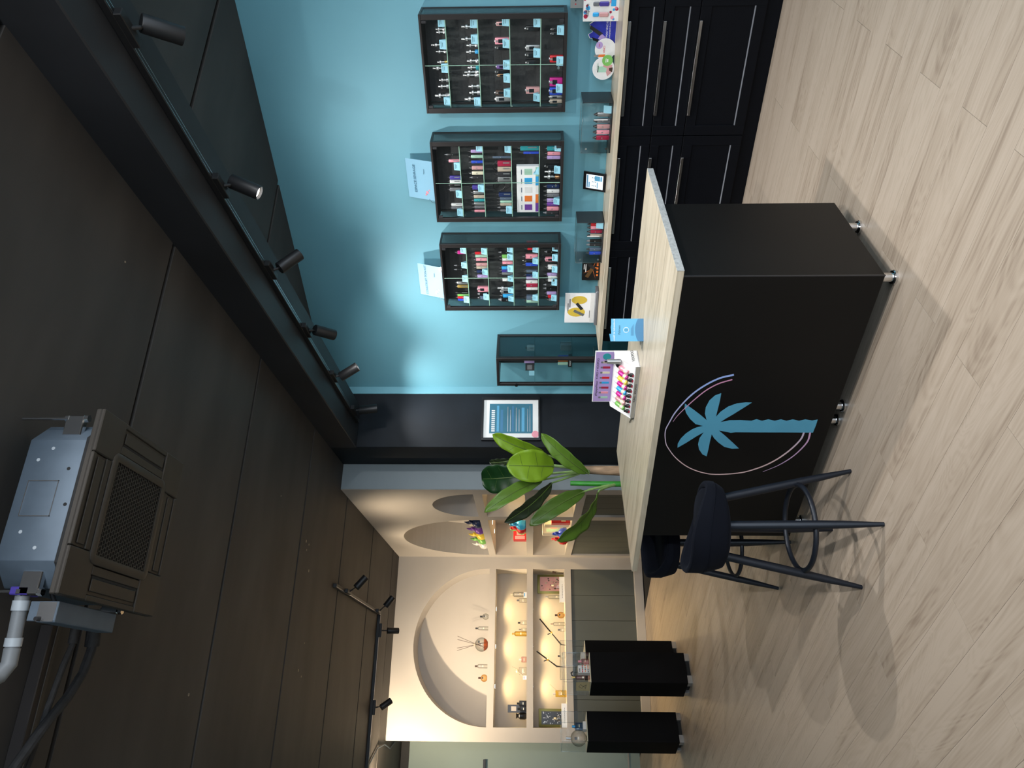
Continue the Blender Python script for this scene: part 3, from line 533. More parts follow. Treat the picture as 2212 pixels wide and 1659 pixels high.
# ================================================================ wall showcases
SCN = {1: 'farthest from plant', 2: 'in the middle', 3: 'nearest plant'}
SHELF = ['top', 'second', 'third', 'fourth', 'bottom']
STOCK = {
 1:([1.981,1.782,1.586,1.394,1.248],
  '0,1.214,0.018,0.064,T,steel 0,1.232,0.016,0.06,T,steel 0,1.306,0.017,0.099,T,steel 0,1.346,0.016,0.072,T,steel 0,1.409,0.017,0.07,T,gold 0,1.447,0.02,0.102,T,bronze 0,1.52,0.022,0.067,T,steel 0,1.56,0.022,0.075,T,steel 0,1.618,0.026,0.101,T,steel 1,1.202,0.02,0.1,T,steel 1,1.273,0.021,0.105,T,teal 1,1.311,0.017,0.075,T,steel 1,1.349,0.021,0.079,T,sky 1,1.404,0.021,0.077,T,steel 1,1.445,0.022,0.075,T,teal 1,1.473,0.02,0.097,T,steel 1,1.492,0.02,0.108,T,steel 1,1.562,0.022,0.076,T,steel 1,1.602,0.025,0.073,T,steel 1,1.643,0.026,0.107,T,navy 2,1.184,0.025,0.085,M,rose 2,1.282,0.04,0.096,M,pink 2,1.322,0.03,0.092,M,black 2,1.436,0.024,0.091,M,purple 2,1.468,0.023,0.097,M,black 2,1.49,0.019,0.087,M,bronze 2,1.598,0.031,0.104,M,brown 2,1.638,0.033,0.105,M,silver 3,1.213,0.032,0.096,M,black 3,1.324,0.033,0.095,M,silver 3,1.367,0.035,0.095,M,black 3,1.414,0.034,0.092,M,black 3,1.585,0.044,0.097,M,rose 4,1.22,0.021,0.082,M,black 4,1.245,0.023,0.082,M,black 4,1.392,0.043,0.09,M,red 4,1.534,0.055,0.089,M,magenta 4,1.591,0.049,0.089,M,blue 4,1.63,0.02,0.088,M,silver 4,1.658,0.026,0.086,M,beige',
  '0,1.162 0,1.294 0,1.436 0,1.645 1,1.171 1,1.267 1,1.648 2,1.165 2,1.294 2,1.419 2,1.502 2,1.596 3,1.172 3,1.35 3,1.626 4,1.221 4,1.399 4,1.568'),
 2:([1.946,1.785,1.59,1.397,1.248],
  '0,2.014,0.015,0.103,P,black 0,2.058,0.02,0.092,B,pink 0,2.181,0.027,0.094,B,indigo 0,2.212,0.027,0.096,B,white 0,2.239,0.027,0.098,B,black 0,2.269,0.027,0.101,B,grey 0,2.389,0.021,0.098,B,white 0,2.414,0.02,0.1,B,grey 1,1.991,0.022,0.103,P,lilac 1,2.029,0.023,0.103,P,mint 1,2.068,0.021,0.104,P,blue 1,2.11,0.028,0.101,P,rose 1,2.149,0.026,0.103,P,cream 1,2.182,0.019,0.1,P,charcoal 1,2.255,0.032,0.1,B,indigo 1,2.294,0.024,0.098,P,silver 1,2.327,0.024,0.098,P,beige 1,2.355,0.021,0.098,P,teal 1,2.384,0.025,0.098,P,silver 1,2.41,0.022,0.097,P,grey 1,2.44,0.02,0.099,P,pink 2,2.036,0.015,0.16,P,slate 2,2.079,0.038,0.112,B,crimson 2,2.12,0.034,0.113,B,beige 2,2.158,0.034,0.113,B,charcoal 2,2.195,0.035,0.113,B,silver 2,2.312,0.032,0.11,B,navy 2,2.344,0.021,0.108,P,slate 2,2.369,0.02,0.106,P,mint 2,2.39,0.021,0.107,P,beige 2,2.414,0.02,0.106,P,charcoal 2,2.437,0.018,0.107,P,grey 3,1.971,0.033,0.152,B,teal 3,2.006,0.018,0.135,P,blue 4,1.975,0.03,0.111,B,teal 4,2.012,0.025,0.114,P,pink 4,2.041,0.026,0.118,P,lilac 4,2.104,0.031,0.11,M,black 4,2.151,0.028,0.107,T,charcoal 4,2.189,0.027,0.112,T,bronze 4,2.253,0.029,0.115,P,navy 4,2.289,0.029,0.115,P,white 4,2.321,0.029,0.113,P,grey 4,2.359,0.029,0.114,P,lilac 4,2.39,0.028,0.113,P,purple 4,2.425,0.033,0.114,P,pink 4,2.458,0.028,0.115,P,charcoal',
  '0,2.09 0,2.296 0,2.439 1,1.954 1,2.254 2,1.967 2,2.421 3,2.125 4,1.959 4,2.119 4,2.358'),
 3:([1.944,1.786,1.59,1.398,1.25],
  '0,2.781,0.031,0.085,P,magenta 0,2.896,0.017,0.101,P,black 0,2.933,0.017,0.104,P,black 0,3.052,0.025,0.104,B,silver 0,3.085,0.025,0.102,B,gold 0,3.144,0.02,0.11,B,black 0,3.165,0.02,0.109,B,green 0,3.188,0.02,0.109,B,red 0,3.211,0.018,0.109,B,blue 1,2.789,0.022,0.117,P,red 1,2.814,0.024,0.115,P,mint 1,2.844,0.026,0.111,P,pink 1,2.887,0.024,0.111,P,rose 1,2.915,0.024,0.111,P,beige 1,2.95,0.026,0.109,P,navy 1,2.992,0.027,0.107,P,lilac 1,3.11,0.045,0.092,M,pink 1,3.157,0.03,0.091,P,black 1,3.191,0.034,0.092,P,slate 2,2.783,0.02,0.109,P,black 2,2.818,0.031,0.106,P,green 2,2.845,0.024,0.104,P,white 2,2.875,0.024,0.104,P,pink 2,2.919,0.028,0.113,P,sky 2,2.945,0.024,0.112,P,indigo 2,2.97,0.023,0.11,P,silver 2,3.026,0.027,0.108,P,white 2,3.114,0.029,0.126,T,charcoal 2,3.133,0.037,0.107,M,silver 2,3.173,0.034,0.11,P,sky 2,3.21,0.04,0.122,P,black 3,2.756,0.018,0.102,P,red 3,2.819,0.04,0.122,P,pink 3,2.857,0.026,0.119,M,charcoal 3,2.889,0.03,0.121,P,blue 3,2.95,0.024,0.115,P,slate 3,2.986,0.023,0.116,P,navy 3,3.011,0.023,0.115,P,lilac 3,3.046,0.029,0.12,P,white 3,3.076,0.035,0.116,P,crimson 3,3.109,0.025,0.117,P,white 3,3.191,0.04,0.106,B,slate 3,3.222,0.034,0.107,B,mint 4,2.781,0.022,0.1,P,black 4,2.844,0.033,0.099,M,pink 4,2.913,0.041,0.094,P,white 4,2.979,0.025,0.098,P,lilac 4,3.005,0.025,0.089,P,white 4,3.034,0.023,0.089,P,white 4,3.074,0.025,0.105,P,charcoal 4,3.108,0.025,0.104,P,black 4,3.152,0.028,0.1,P,lilac 4,3.183,0.026,0.087,P,red 4,3.213,0.024,0.078,P,grey',
  '0,2.752 0,2.883 0,3.0 0,3.193 1,2.761 1,2.944 1,3.169 2,2.745 2,2.812 2,2.913 2,3.006 2,3.112 2,3.19 3,2.746 3,2.849 3,2.97 3,3.181 4,2.738 4,2.818 4,2.919 4,3.036 4,3.182'),
}
def showcase(n, s0, zs):
    W, Hh, D = .597, .909, .183
    c = thingB('wall_showcase', 'black framed glass wall showcase full of vape devices, %s' % SCN[n], 'showcase', s0, 4.775, 1.228, 'glass wall showcases')
    box('bottom_cap', 'alu_frame', c, 0, D, 0, W, 0, .019, .0015); box('top_cap', 'alu_frame', c, 0, D, 0, W, Hh-.014, Hh, .0015)
    box('back_panel', 'showcase_back', c, D-.012, D-.004, .02, W-.02, .019, Hh-.014)
    for y in (0, W-.032): box('stile', 'alu_frame', c, 0, .022, y, y+.032, .019, Hh-.014, .0015)
    for y in (0, W-.014): box('rear_stile', 'alu_frame', c, D-.014, D, y, y+.014, .019, Hh-.014, .001)
    for y in (.003, W-.007): box('side_pane', 'side_glass', c, .022, D-.014, y, y+.004, .019, Hh-.014)
    for y0, y1 in ((.032, W/2-.001), (W/2+.001, W-.032)): 
        d = box('glass_door', 'pane', c, .004, .008, y0, y1, .021, Hh-.016)
    for y in (.034, W-.05):
        for z in (.022, Hh-.045): box('hinge', 'c_charcoal', c, -.001, .012, y, y+.016, z, z+.028, .001)
    box('door_edge', 'c_mint', c, .0035, .0085, W/2-.0012, W/2+.0012, .021, Hh-.016)
    for z in zs[:4]:
        sh = box('glass_shelf', 'shelf_glass', c, .024, D-.014, .008, W-.008, z-1.228-.006, z-1.228); box('shelf_edge', 'c_mint', sh, .0232, .0243, .008, W-.008, z-1.228-.0055, z-1.228-.001)
        for y in (.007, W-.011): MB().cyl((.1, y, z-1.228-.009), (.1, y+.004, z-1.228-.009), .004, n=8).build('shelf_pin', 'metal', c)
    MB().cyl((-.004, W/2+.02, .05), (.006, W/2+.02, .05), .008, n=14).build('lock', 'chrome', c)
    return c
def device(kind, colr, label, s, t, z, w, h, grp, nm=None):
    m = 'c_'+colr
    if kind == 'T':
        o = thingB('vape_tank', label, 'vape tank', s, t, z, grp); r = w*.66
        base = 'c_steel' if colr in ('teal', 'sky', 'navy', 'charcoal', 'gold', 'bronze') else m
        MB().lathe([(r*.8, 0), (r, .004), (r, h*.22), (r*.92, h*.24), (r*.92, h*.30)], n=16).build('base', m, o)
        MB().lathe([(r*.9, h*.30), (r*1.02, h*.36), (r*1.02, h*.56), (r*.9, h*.62)], n=16).build('glass_tube', 'clear_bottle', o)
        MB().lathe([(r*.35, h*.3), (r*.35, h*.62)], n=10).build('coil', 'c_steel', o)
        MB().lathe([(r*.95, h*.62), (r*.95, h*.74), (r*.55, h*.78), (r*.4, h*.84), (r*.42, h*.97), (r*.36, h)], n=16).build('drip_tip', base, o)
    elif kind == 'M':
        o = thingB('vape_mod', label, 'vape mod', s, t, z, grp); d = min(.026, w*.8)
        b = box('body', m, o, -d/2, d/2, -w/2, w/2, 0, h*.93, min(.004, w*.2), 2)
        box('screen', 'screen', b, -d/2-.0006, -d/2+.001, -w*.28, w*.28, h*.38, h*.72); MB().cyl((-d/2-.0012, 0, h*.82), (-d/2+.001, 0, h*.82), w*.17, n=12).build('fire_button', 'c_steel', b)
        MB().lathe([(w*.22, h*.92), (w*.22, h*.96), (w*.15, h)], n=12).build('connector', 'c_steel', o)
    elif kind == 'P':
        o = thingB('pod_vape', label, 'pod vape', s, t, z, grp); d = w*.62
        b = box('body', m, o, -d/2, d/2, -w/2, w/2, 0, h*.80, w*.24, 2); MB().cyl((-d/2-.0008, 0, h*.45), (-d/2+.001, 0, h*.45), w*.16, n=10).build('fire_button', 'c_steel', b)
        MB().lathe([(w*.40, h*.79), (w*.36, h*.86), (w*.2, h*.92), (w*.16, h)], n=12).build('mouthpiece', 'c_charcoal' if colr not in ('black', 'charcoal') else 'c_grey', o)
    else:
        o = thingB('box_vape', label, 'vape', s, t, z, grp); d = w*.7
        b = box('body', m, o, -d/2, d/2, -w/2, w/2, 0, h*.84, .0025, 2); box('label_strip', 'c_silver' if colr != 'silver' else 'c_charcoal', b, -d/2-.0006, -d/2+.0005, -w*.3, -w*.05, h*.1, h*.5)
        MB().lathe([(w*.30, h*.83), (w*.26, h*.9), (w*.15, h*.93), (w*.14, h)], n=10).build('mouthpiece', 'c_charcoal', o)
    return o
KN = dict(T='vape tank', M='box mod', P='pod vape', B='flat vape')
for n in (1, 2, 3):
    zs, items, tags = STOCK[n]; s0 = {1: 1.113, 2: 1.902, 3: 2.680}[n]
    showcase(n, s0, zs)
    rows = {}
    for it in items.split():
        i, s, w, h, k, c = it.split(','); rows.setdefault(int(i), []).append((float(s), float(w), float(h), k, c))
    for i, L in rows.items():
        L.sort(key=lambda a: -a[0])
        for j, (s, w, h, k, c) in enumerate(L):
            device(k, c, '%s %s, %s from the plant end, %s shelf of showcase %s' % (WORD[c], KN[k], ORD[j], SHELF[i], SCN[n]), s, 4.85 if k == 'T' else 4.835, zs[i]+.0003, w*.96, h, 'vape devices in the wall showcases')
    rows = {}
    for it in tags.split(): i, s = it.split(','); rows.setdefault(int(i), []).append(float(s))
    for i, L in rows.items():
        L.sort(reverse=True)
        for j, s in enumerate(L):
            t = thingB('price_tag', 'pale blue price tag, %s from the plant end, %s shelf of showcase %s' % (ORD[j], SHELF[i], SCN[n]), 'price tag', s, 4.802, zs[i]+.0003, 'price tags in the wall showcases', math.radians(random.uniform(-12, 12)))
            c = MB().quad((0, -.027, 0), (0, .027, 0), (.012, .027, .042), (.012, -.027, .042)).quad((.0008, -.027, 0), (.0008, .027, 0), (.0128, .027, .042), (.0128, -.027, .042)).build('card', 'tag_blue', t, smooth=0)
            MB().quad((.028, -.027, 0), (.028, .027, 0), (.0128, .027, .042), (.0128, -.027, .042)).build('rear_flap', 'tag_blue', t, smooth=0)
            for y0, y1, f in ((-.018, .018, .72), (-.012, .012, .5)): MB().quad((.012*f-.0006, y0, .042*f), (.012*f-.0006, y1, .042*f), (.012*(f+.07)-.0006, y1, .042*(f+.07)), (.012*(f+.07)-.0006, y0, .042*(f+.07))).build('print_line', 'ink_blue', c, smooth=0)
# boxed five-colour pack leaning on the fourth shelf of the middle showcase
t = thingB('multipack_box', 'white multipack box showing five coloured devices, middle showcase', 'box', 2.275, 4.825, 1.3975, None, math.radians(-6))
b_ = box('carton', 'paper', t, 0, .03, -.185, .185, 0, .155, .001)
for i, c in enumerate(('c_mint', 'c_sky', 'c_white', 'c_orange', 'c_purple')):
    y = -.142+i*.071
    box('picture', c, b_, -.001, .001, y-.024, y+.024, .045, .10, .003); box('picture_pen', 'c_slate', b_, -.001, .001, y-.018, y+.020, .118, .124); box('colour_band', c, b_, -.0008, .001, y-.036, y+.036, .001, .022)
for s, n_ in ((2.13, 'coil of black neck lanyard hanging at the plant-far side, third shelf'), (2.28, 'coil of black neck lanyard hanging at the plant-near side, third shelf')):
    t = thingB('lanyard', n_+' middle showcase', 'lanyard', s, 4.90, 1.60); MB().tube([(.0, .035*math.cos(a)*(1+.2*math.sin(3*a)), .08+.045*math.sin(a)) for a in [i*2*math.pi/20*2.9 for i in range(21)]], .0022, 6).build('cord', 'c_black', t)
device('P', 'red', 'red pod vape standing by the side glass, showcase nearest plant', 2.715, 4.87, 1.3983, .022, .11, None)

# ================================================================ acrylic signs on the showcase tops
def sign(s0, s1, line, label, cool):
    t = thingB('acrylic_sign', label, 'sign', s0, 4.815, 2.1372); w = s1-s0; tl = math.atan2(.075, .205); R = Matrix.Rotation(tl, 3, 'Y')
    P = lambda x, y, z: tuple(R @ Vector((x, y, z)))
    sl = MB(); sl.v += [P(x, y, z) for z in (0, .218) for y in (0, w) for x in (0, .003)]; sl.f += [(0, 2, 3, 1), (4, 5, 7, 6), (0, 1, 5, 4), (2, 6, 7, 3), (0, 4, 6, 2), (1, 3, 7, 5)]
    sl.build('sheet', 'acrylic', t)
    pp = MB().quad(P(.0034, .003, .003), P(.0034, w-.003, .003), P(.0034, w-.003, .215), P(.0034, .003, .215)).build('paper', 'sign_paper', t, smooth=0)
    text(line, .027, 'ink_blue', pp, P(-.0006, w/2-.004, .150), tilt=R); text('Palmeo', .013, 'ink_blue', pp, P(-.0006, w*.28, .075), tilt=R)
    for a, (y, z, r) in enumerate(((w*.80, .062, .011), (w*.86, .072, .007), (w*.74, .045, .006))): MB().prism(arc(y, z, r, 0, 360, 12)[:-1], lambda u, v: P(-.0005, u, v), tuple(R @ Vector((.0006, 0, 0)))).build('flamingo_mark', 'c_pink', pp)
    MB().tube([P(.001, w+.012, .0), P(.001, w+.012, .03), P(.001, w-.01, .05)], .0015, 5).build('clip', 'metal', t)
mat('sign_paper', (.24, .47, .62), .5, var=.06, scale=3)
sign(2.056, 2.355, 'ESPACE SEVRAGE', 'acrylic sign reading ESPACE SEVRAGE leaning above the middle showcase', 1)
sign(2.905, 3.195, 'CONSTRUIT TON KIT', 'acrylic sign reading CONSTRUIT TON KIT above the showcase nearest plant', 1)

# ================================================================ tall glass tower showcase
t = thingB('tower_showcase', 'tall black framed glass showcase standing at the worktop end', 'showcase', 3.641, 4.623, 0)
W, D, Hh = .296, .33, 1.737
box('base', 'alu_frame', t, 0, D, 0, W, 0, .10, .002); box('top_cap', 'alu_frame', t, 0, D, 0, W, Hh-.022, Hh, .002)
for x, y in ((0, 0), (0, W-.026), (D-.02, 0), (D-.02, W-.02)): box('post', 'alu_frame', t, x, x+.026 if x == 0 else x+.02, y, y+(.026 if x == 0 else .02), .10, Hh-.022, .0015)
box('side_pane', 'tower_tint', t, .026, D-.02, .004, .008, .10, Hh-.022); box('side_pane', 'pane', t, .026, D-.02, W-.008, W-.004, .10, Hh-.022)
box('glass_door', 'pane', t, .006, .010, .026, W-.026, .102, Hh-.024)
for z in (1.424, 1.114, .80, .46): box('glass_shelf', 'shelf_glass', t, .026, D-.02, .01, W-.01, z-.006, z)
MB().cyl((-.012, W-.014, 1.575), (.0, W-.014, 1.575), .013, n=18).build('lock_knob', 'c_black', t)
device('B', 'lilac', 'lilac boxy vape on the upper shelf of tower showcase', 3.70, 4.68, 1.4243, .05, .10, None)
device('B', 'white', 'white vape seen through the smoked side of tower showcase', 3.70, 4.84, 1.4243, .045, .075, None)
o = thingB('carton', 'small dark product carton on the upper shelf of tower showcase', 'box', 3.76, 4.70, 1.4243, None, .4); box('box', 'c_charcoal', o, 0, .03, 0, .06, 0, .075, .001); box('print', 'c_grey', o, -.0008, .001, .01, .05, .02, .06)
o = thingB('price_tag', 'pale blue price card on the upper shelf of tower showcase', 'price tag', 3.84, 4.68, 1.4243); box('card', 'tag_blue', o, 0, .001, -.03, .03, 0, .045)
o = thingB('fan_pack', 'black VOOPOO pack of coloured devices on tower showcase shelf', 'package', 3.72, 4.69, 1.1143); b_ = box('tray', 'c_black', o, 0, .03, -.05, .07, 0, .03, .001)
text('VOOPOO', .02, 'paper', b_, (-.0006, .01, .014))
for i, c in enumerate(('c_blue', 'c_orange', 'c_mint')): box('device', c, o, .006, .022, -.045+i*.036, -.018+i*.036, .03, .115, .004)
o = thingB('clip_strip', 'clear plastic clip strips behind the smoked tower glass', 'package', 3.70, 4.84, 1.1143)
for i in range(3): box('strip', 'c_silver', o, i*.02, i*.02+.004, -.03, .03, 0, .09, .001)

# ================================================================ things on the wall worktop
ZW = .918
def case(s0, s1, t0, label):
    c = thingB('display_case', label, 'display case', s0, t0, ZW+.0005, 'acrylic display cases'); w = s1-s0; d = 4.945-t0; h = .199
    box('base', 'c_black', c, 0, d, 0, w, 0, .006, .001); box('end_panel', 'c_charcoal', c, 0, d, 0, .004, .006, h, .0005)
    box('front_pane', 'acrylic', c, 0, .003, .004, w, .006, h); box('top_pane', 'acrylic', c, .003, d, .004, w, h-.003, h); box('end_pane', 'side_glass', c, .003, d, w-.003, w, .006, h-.003); box('back_pane', 'acrylic', c, d-.003, d, .004, w-.003, .006, h-.003)
    for z in (.03, h-.035): MB().cyl((-.002, w-.03, z), (.004, w-.03, z), .007, n=12).build('corner_screw', 'chrome', c)
    for a in ((-.001, .003, .004, w, h-.003, h+.0005), (-.001, .003, w-.003, w+.0005, .006, h), (d-.003, d, .004, w, h-.003, h+.0005)): box('pane_edge', 'acrylic_edge', c, *a)
    box('lock_bar', 'c_white', c, -.004, 0, w*.32, w*.34, .03, .12, .001)
    return c
case(1.638, 1.975, 4.742, 'acrylic display case on worktop with pink and red devices, photo edge side')
case(2.505, 2.842, 4.768, 'acrylic display case on worktop with black and blue devices, plant side')
for i, (s, c) in enumerate(((1.735, 'silver'), (1.777, 'grey'), (1.815, 'rose'), (1.853, 'pink'), (1.891, 'crimson'))): device('M' if i % 2 == 9 else 'P', c, '%s pod vape inside the worktop display case on photo edge side' % WORD[c], s, 4.80, ZW+.0072, .030, .112, 'devices in the display cases')
for i, (s, c) in enumerate(((2.545, 'red'), (2.572, 'pink'), (2.605, 'crimson'), (2.638, 'beige'), (2.682, 'black'), (2.714, 'charcoal'), (2.752, 'slate'), (2.785, 'blue'))): device('P', c, '%s pod vape inside the plant-side worktop display case' % WORD[c], s, 4.82, ZW+.0072, .026, .112, 'devices in the display cases')
for s, lb in ((1.70, 'pale blue price card in the photo edge side display case'), (2.54, 'pale blue price card in the plant-side display case')):
    o = thingB('price_tag', lb, 'price tag', s, 4.782, ZW+.0072); MB().quad((0, -.025, 0), (0, .025, 0), (.012, .025, .05), (.012, -.025, .05)).build('card', 'tag_blue', o, smooth=0)
# tablet on its stand
t = thingB('tablet', 'black framed tablet with white and blue page on worktop', 'tablet', 2.25, 4.86, ZW+.0005); R = Matrix.Rotation(math.radians(22), 3, 'Y')
q = MB(); q.v += [tuple(R @ Vector((x, y, z))) for z in (0, .17) for y in (-.068, .068) for x in (0, .012)]; q.f += [(0, 2, 3, 1), (4, 5, 7, 6), (0, 1, 5, 4), (2, 6, 7, 3), (0, 4, 6, 2), (1, 3, 7, 5)]; bd = q.build('frame', 'c_black', t, .002)
pg = lambda y0, y1, z0, z1, x=-.0008: MB().quad(*[R @ Vector((x, y, z)) for y, z in ((y0, z0), (y1, z0), (y1, z1), (y0, z1))])
mat('lit_page', (.75, .8, .85), .4, emit=(.8, .9, 1), em_s=.35)
sc_ = pg(-.052, .052, .022, .148).build('screen_page', 'lit_page', bd, smooth=0)
for y0, y1, z0, z1 in ((-.045, .045, .134, .142), (.005, .045, .12, .128), (-.045, -.01, .045, .085), (-.045, -.01, .03, .042), (.0, .045, .06, .066)): pg(y0, y1, z0, z1, -.0014).build('page_block', 'print_blue', sc_, smooth=0)
for i in range(9): y = -.03+.03*(i % 3); z = .098-.012*(i//3); pg(y-.004, y+.004, z, z+.005, -.0014).build('page_block', 'ink_blue', sc_, smooth=0)
MB().box(.04, .075, -.05, .05, 0, .006).build('foot', 'c_grey', t)
# black and orange box
t = thingB('product_box', 'black product box with two devices on fiery orange print', 'box', 2.85, 4.865, ZW+.0005); b_ = box('carton', 'c_black', t, 0, .05, 0, .205, 0, .135, .001)
for a0, a1, m in (((.03, .115), (.10, .045), 'c_charcoal'), ((.10, .06), (.175, .10), 'c_bronze')): 
    d = Vector((a1[0]-a0[0], a1[1]-a0[1])).normalized(); n = Vector((-d.y, d.x))*.014; MB().prism([(a0[0]+n.x, a0[1]+n.y), (a0[0]-n.x, a0[1]-n.y), (a1[0]-n.x, a1[1]-n.y), (a1[0]+n.x, a1[1]+n.y)], lambda u, v: (-.002, u, v), (.002, 0, 0)).build('device_picture', m, b_)
for p in ([(.10, .06), (.19, .03), (.12, .05)], [(.10, .06), (.09, .01), (.085, .05)], [(.10, .06), (.02, .03), (.09, .052)], [(.10, .06), (.14, .125), (.112, .07)]): MB().prism(p, lambda u, v: (-.0012, u, v), (.0012, 0, 0)).build('flame_print', 'c_orange', b_)
for y in (.04, .06, .09, .12, .15): box('brand_mark', 'c_orange', b_, -.001, .0005, y, y+.016, .012, .026)
box('title_mark', 'paper', b_, -.001, .0005, .06, .13, .105, .112); box('title_mark', 'paper', b_, -.001, .0005, .06, .105, .119, .125)
# gold and white display card on grey base
t = thingB('display_card', 'white and gold display card on a grey base beside the tower', 'display', 3.14, 4.80, ZW+.0005); box('base', 'c_grey', t, 0, .09, -.02, .305, 0, .024, .004)
cd_ = box('card', 'paper', t, .02, .03, .008, .288, .024, .262, .001)
for y, z, r in ((.07, .15, .062), (.185, .17, .07)): MB().prism([(y+u*.62, z+v) for u, v in arc(0, 0, r, 0, 360, 18)[:-1]], lambda u, v: (.0190, u, v), (.0012, 0, 0)).build('gold_shape', 'gold_card', cd_)
for (y0, z0), (y1, z1), m in (((.10, .17), (.16, .125), 'c_charcoal'), ((.17, .19), (.215, .11), 'c_silver')):
    d = Vector((y1-y0, z1-z0)).normalized(); n = Vector((-d.y, d.x))*.012; MB().prism([(y0+n.x, z0+n.y), (y0-n.x, z0-n.y), (y1-n.x, z1-n.y), (y1+n.x, z1+n.y)], lambda u, v: (.0185, u, v), (.0015, 0, 0)).build('device_picture', m, cd_)
for y0, y1, z in ((.10, .19, .235), (.06, .14, .220), (.03, .09, .05), (.17, .24, .06)): box('print_line', 'ink', cd_, .0192, .0202, y0, y1, z, z+.006)
box('soft_band', 'c_white', cd_, .0185, .0205, .008, .288, .026, .062)
# group at the photo edge: product pack, sign, die-cut cards
t = thingB('product_pack', 'red and blue aspire product pack at the worktop photo edge', 'package', .94, 4.80, ZW+.0005, None, math.radians(-4)); b_ = box('carton', 'c_white', t, 0, .06, 0, .235, 0, .215, .001)
for i in range(26): y, z, r = random.uniform(.01, .225), random.choice((random.uniform(.005, .06), random.uniform(.17, .21))), random.uniform(.006, .014); MB().prism(arc(y, z, r, 0, 360, 9)[:-1], lambda u, v: (-.001, u, v), (.001, 0, 0)).build('fruit_print', random.choice(['c_red', 'c_pink', 'c_sky', 'c_crimson']), b_)
for y, m, m2 in ((.195, 'c_rose', 'c_sky'), (.135, 'c_indigo', 'c_grey'), (.075, 'c_lilac', 'c_grey')): box('window_device', m, b_, -.012, .002, y-.013, y+.013, .062, .12, .005); box('window_device_cap', m2, b_, -.011, .002, y-.012, y+.012, .12, .158, .005)
text('aspire', .03, 'ink', b_, (-.0013, .17, .192)); box('ice_mark', 'c_sky', b_, -.0011, .001, .10, .15, .02, .05)
t = thingB('acrylic_sign', 'clear sign standing behind the aspire product pack', 'sign', .93, 4.90, ZW+.0005); sh = box('sheet', 'acrylic', t, 0, .003, 0, .19, 0, .295, .0005); box('paper', 'c_silver', t, .0032, .004, .002, .188, .002, .29); box('print_line', 'ink', sh, -.0008, 0, .04, .15, .255, .262); box('print_dot', 'c_red', sh, -.0008, 0, .162, .17, .255, .262)
def diecut(label, s0, poly, m, tt, border=1.05):
    t = thingB('diecut_card', label, 'display card', s0, tt, ZW+.0005); cy = sum(p[0] for p in poly)/len(poly); cz = sum(p[1] for p in poly)/len(poly)
    o = MB().prism([(cy+(u-cy)*border, max(0, cz+(v-cz)*border)) for u, v in poly], lambda u, v: (0, u, v), (.003, 0, 0)).build('card', 'paper', t)
    MB().prism(poly, lambda u, v: (-.0008, u, max(.002, v)), (.0008, 0, 0)).build('print', m, t)
    MB().prism([(cy, .0), (cy+.05, .0), (cy, .06)], lambda u, v: (.003+(u-cy), cy, v), (0, .002, 0)).build('easel_back', 'paper', t); return t
dq = lambda o, m, poly, x=-.0014: MB().prism(poly, lambda u, v: (x, u, v), (.0008, 0, 0)).build('picture', m, o)
o = diecut('blue die-cut VOOPOO VINCI card leaning on the worktop wall', 1.165, [(0, .0), (.175, .0), (.185, .03), (.16, .07), (.135, .11), (.125, .16), (.105, .17), (.09, .145), (.07, .155), (.045, .165), (.03, .14), (0, .11)], 'print_navy', 4.90)
dq(o, 'c_charcoal', [(.05, .16), (.07, .165), (.115, .10), (.10, .08)]); dq(o, 'c_lilac', [(.10, .09), (.13, .11), (.16, .06), (.135, .045)]); dq(o, 'c_black', [(.12, .15), (.14, .14), (.15, .11), (.135, .105)])
text('VOOPOO VINCI E80', .0155, 'paper', o, (-.0018, .085, .056)); text('SIMPLEMENT PLAISIR', .011, 'paper', o, (-.0018, .08, .038))
o = diecut('round white VINCI card with small device, beside the blue card', 1.30, arc(.055, .062, .062, -60, 240, 20)+[(.02, .0), (.09, .0)], 'c_white', 4.885, 1.06)
dq(o, 'c_orange', [(.085, .06), (.10, .062), (.10, .105), (.086, .10)]); dq(o, 'c_silver', [(.085, .10), (.101, .105), (.098, .13), (.088, .13)]); text('VINCI', .017, 'c_red', o, (-.0018, .055, .068)); dq(o, 'c_lilac', arc(.03, .10, .022, 0, 360, 14)[:-1]); box('print_line', 'c_red', o, -.002, -.0012, .02, .04, .10, .103)
o = diecut('round white card with green disc and hand picture on worktop', 1.405, arc(.062, .068, .066, 0, 360, 30)[:-1], 'c_white', 4.87, 1.06)
dq(o, 'c_green', arc(.012, .045, .034, 0, 360, 22)[:-1], -.003); text('DORIC', .014, 'c_mint', o, (-.0018, .05, .105)); dq(o, 'c_mint', [(.045, .045), (.085, .045), (.085, .1), (.05, .098)]); dq(o, 'c_charcoal', [(.045, .098), (.085, .1), (.085, .106), (.045, .104)]); dq(o, 'c_rose', [(.04, .012), (.09, .018), (.11, .04), (.085, .05), (.06, .045), (.05, .07), (.042, .07)], -.0022); dq(o, 'c_brown', [(.055, .008), (.085, .010), (.075, .03), (.058, .032)], -.0028)
box('print_line', 'paper', o, -.0045, -.003, .0, .024, .052, .056); box('print_line', 'paper', o, -.0045, -.003, .003, .022, .04, .046)

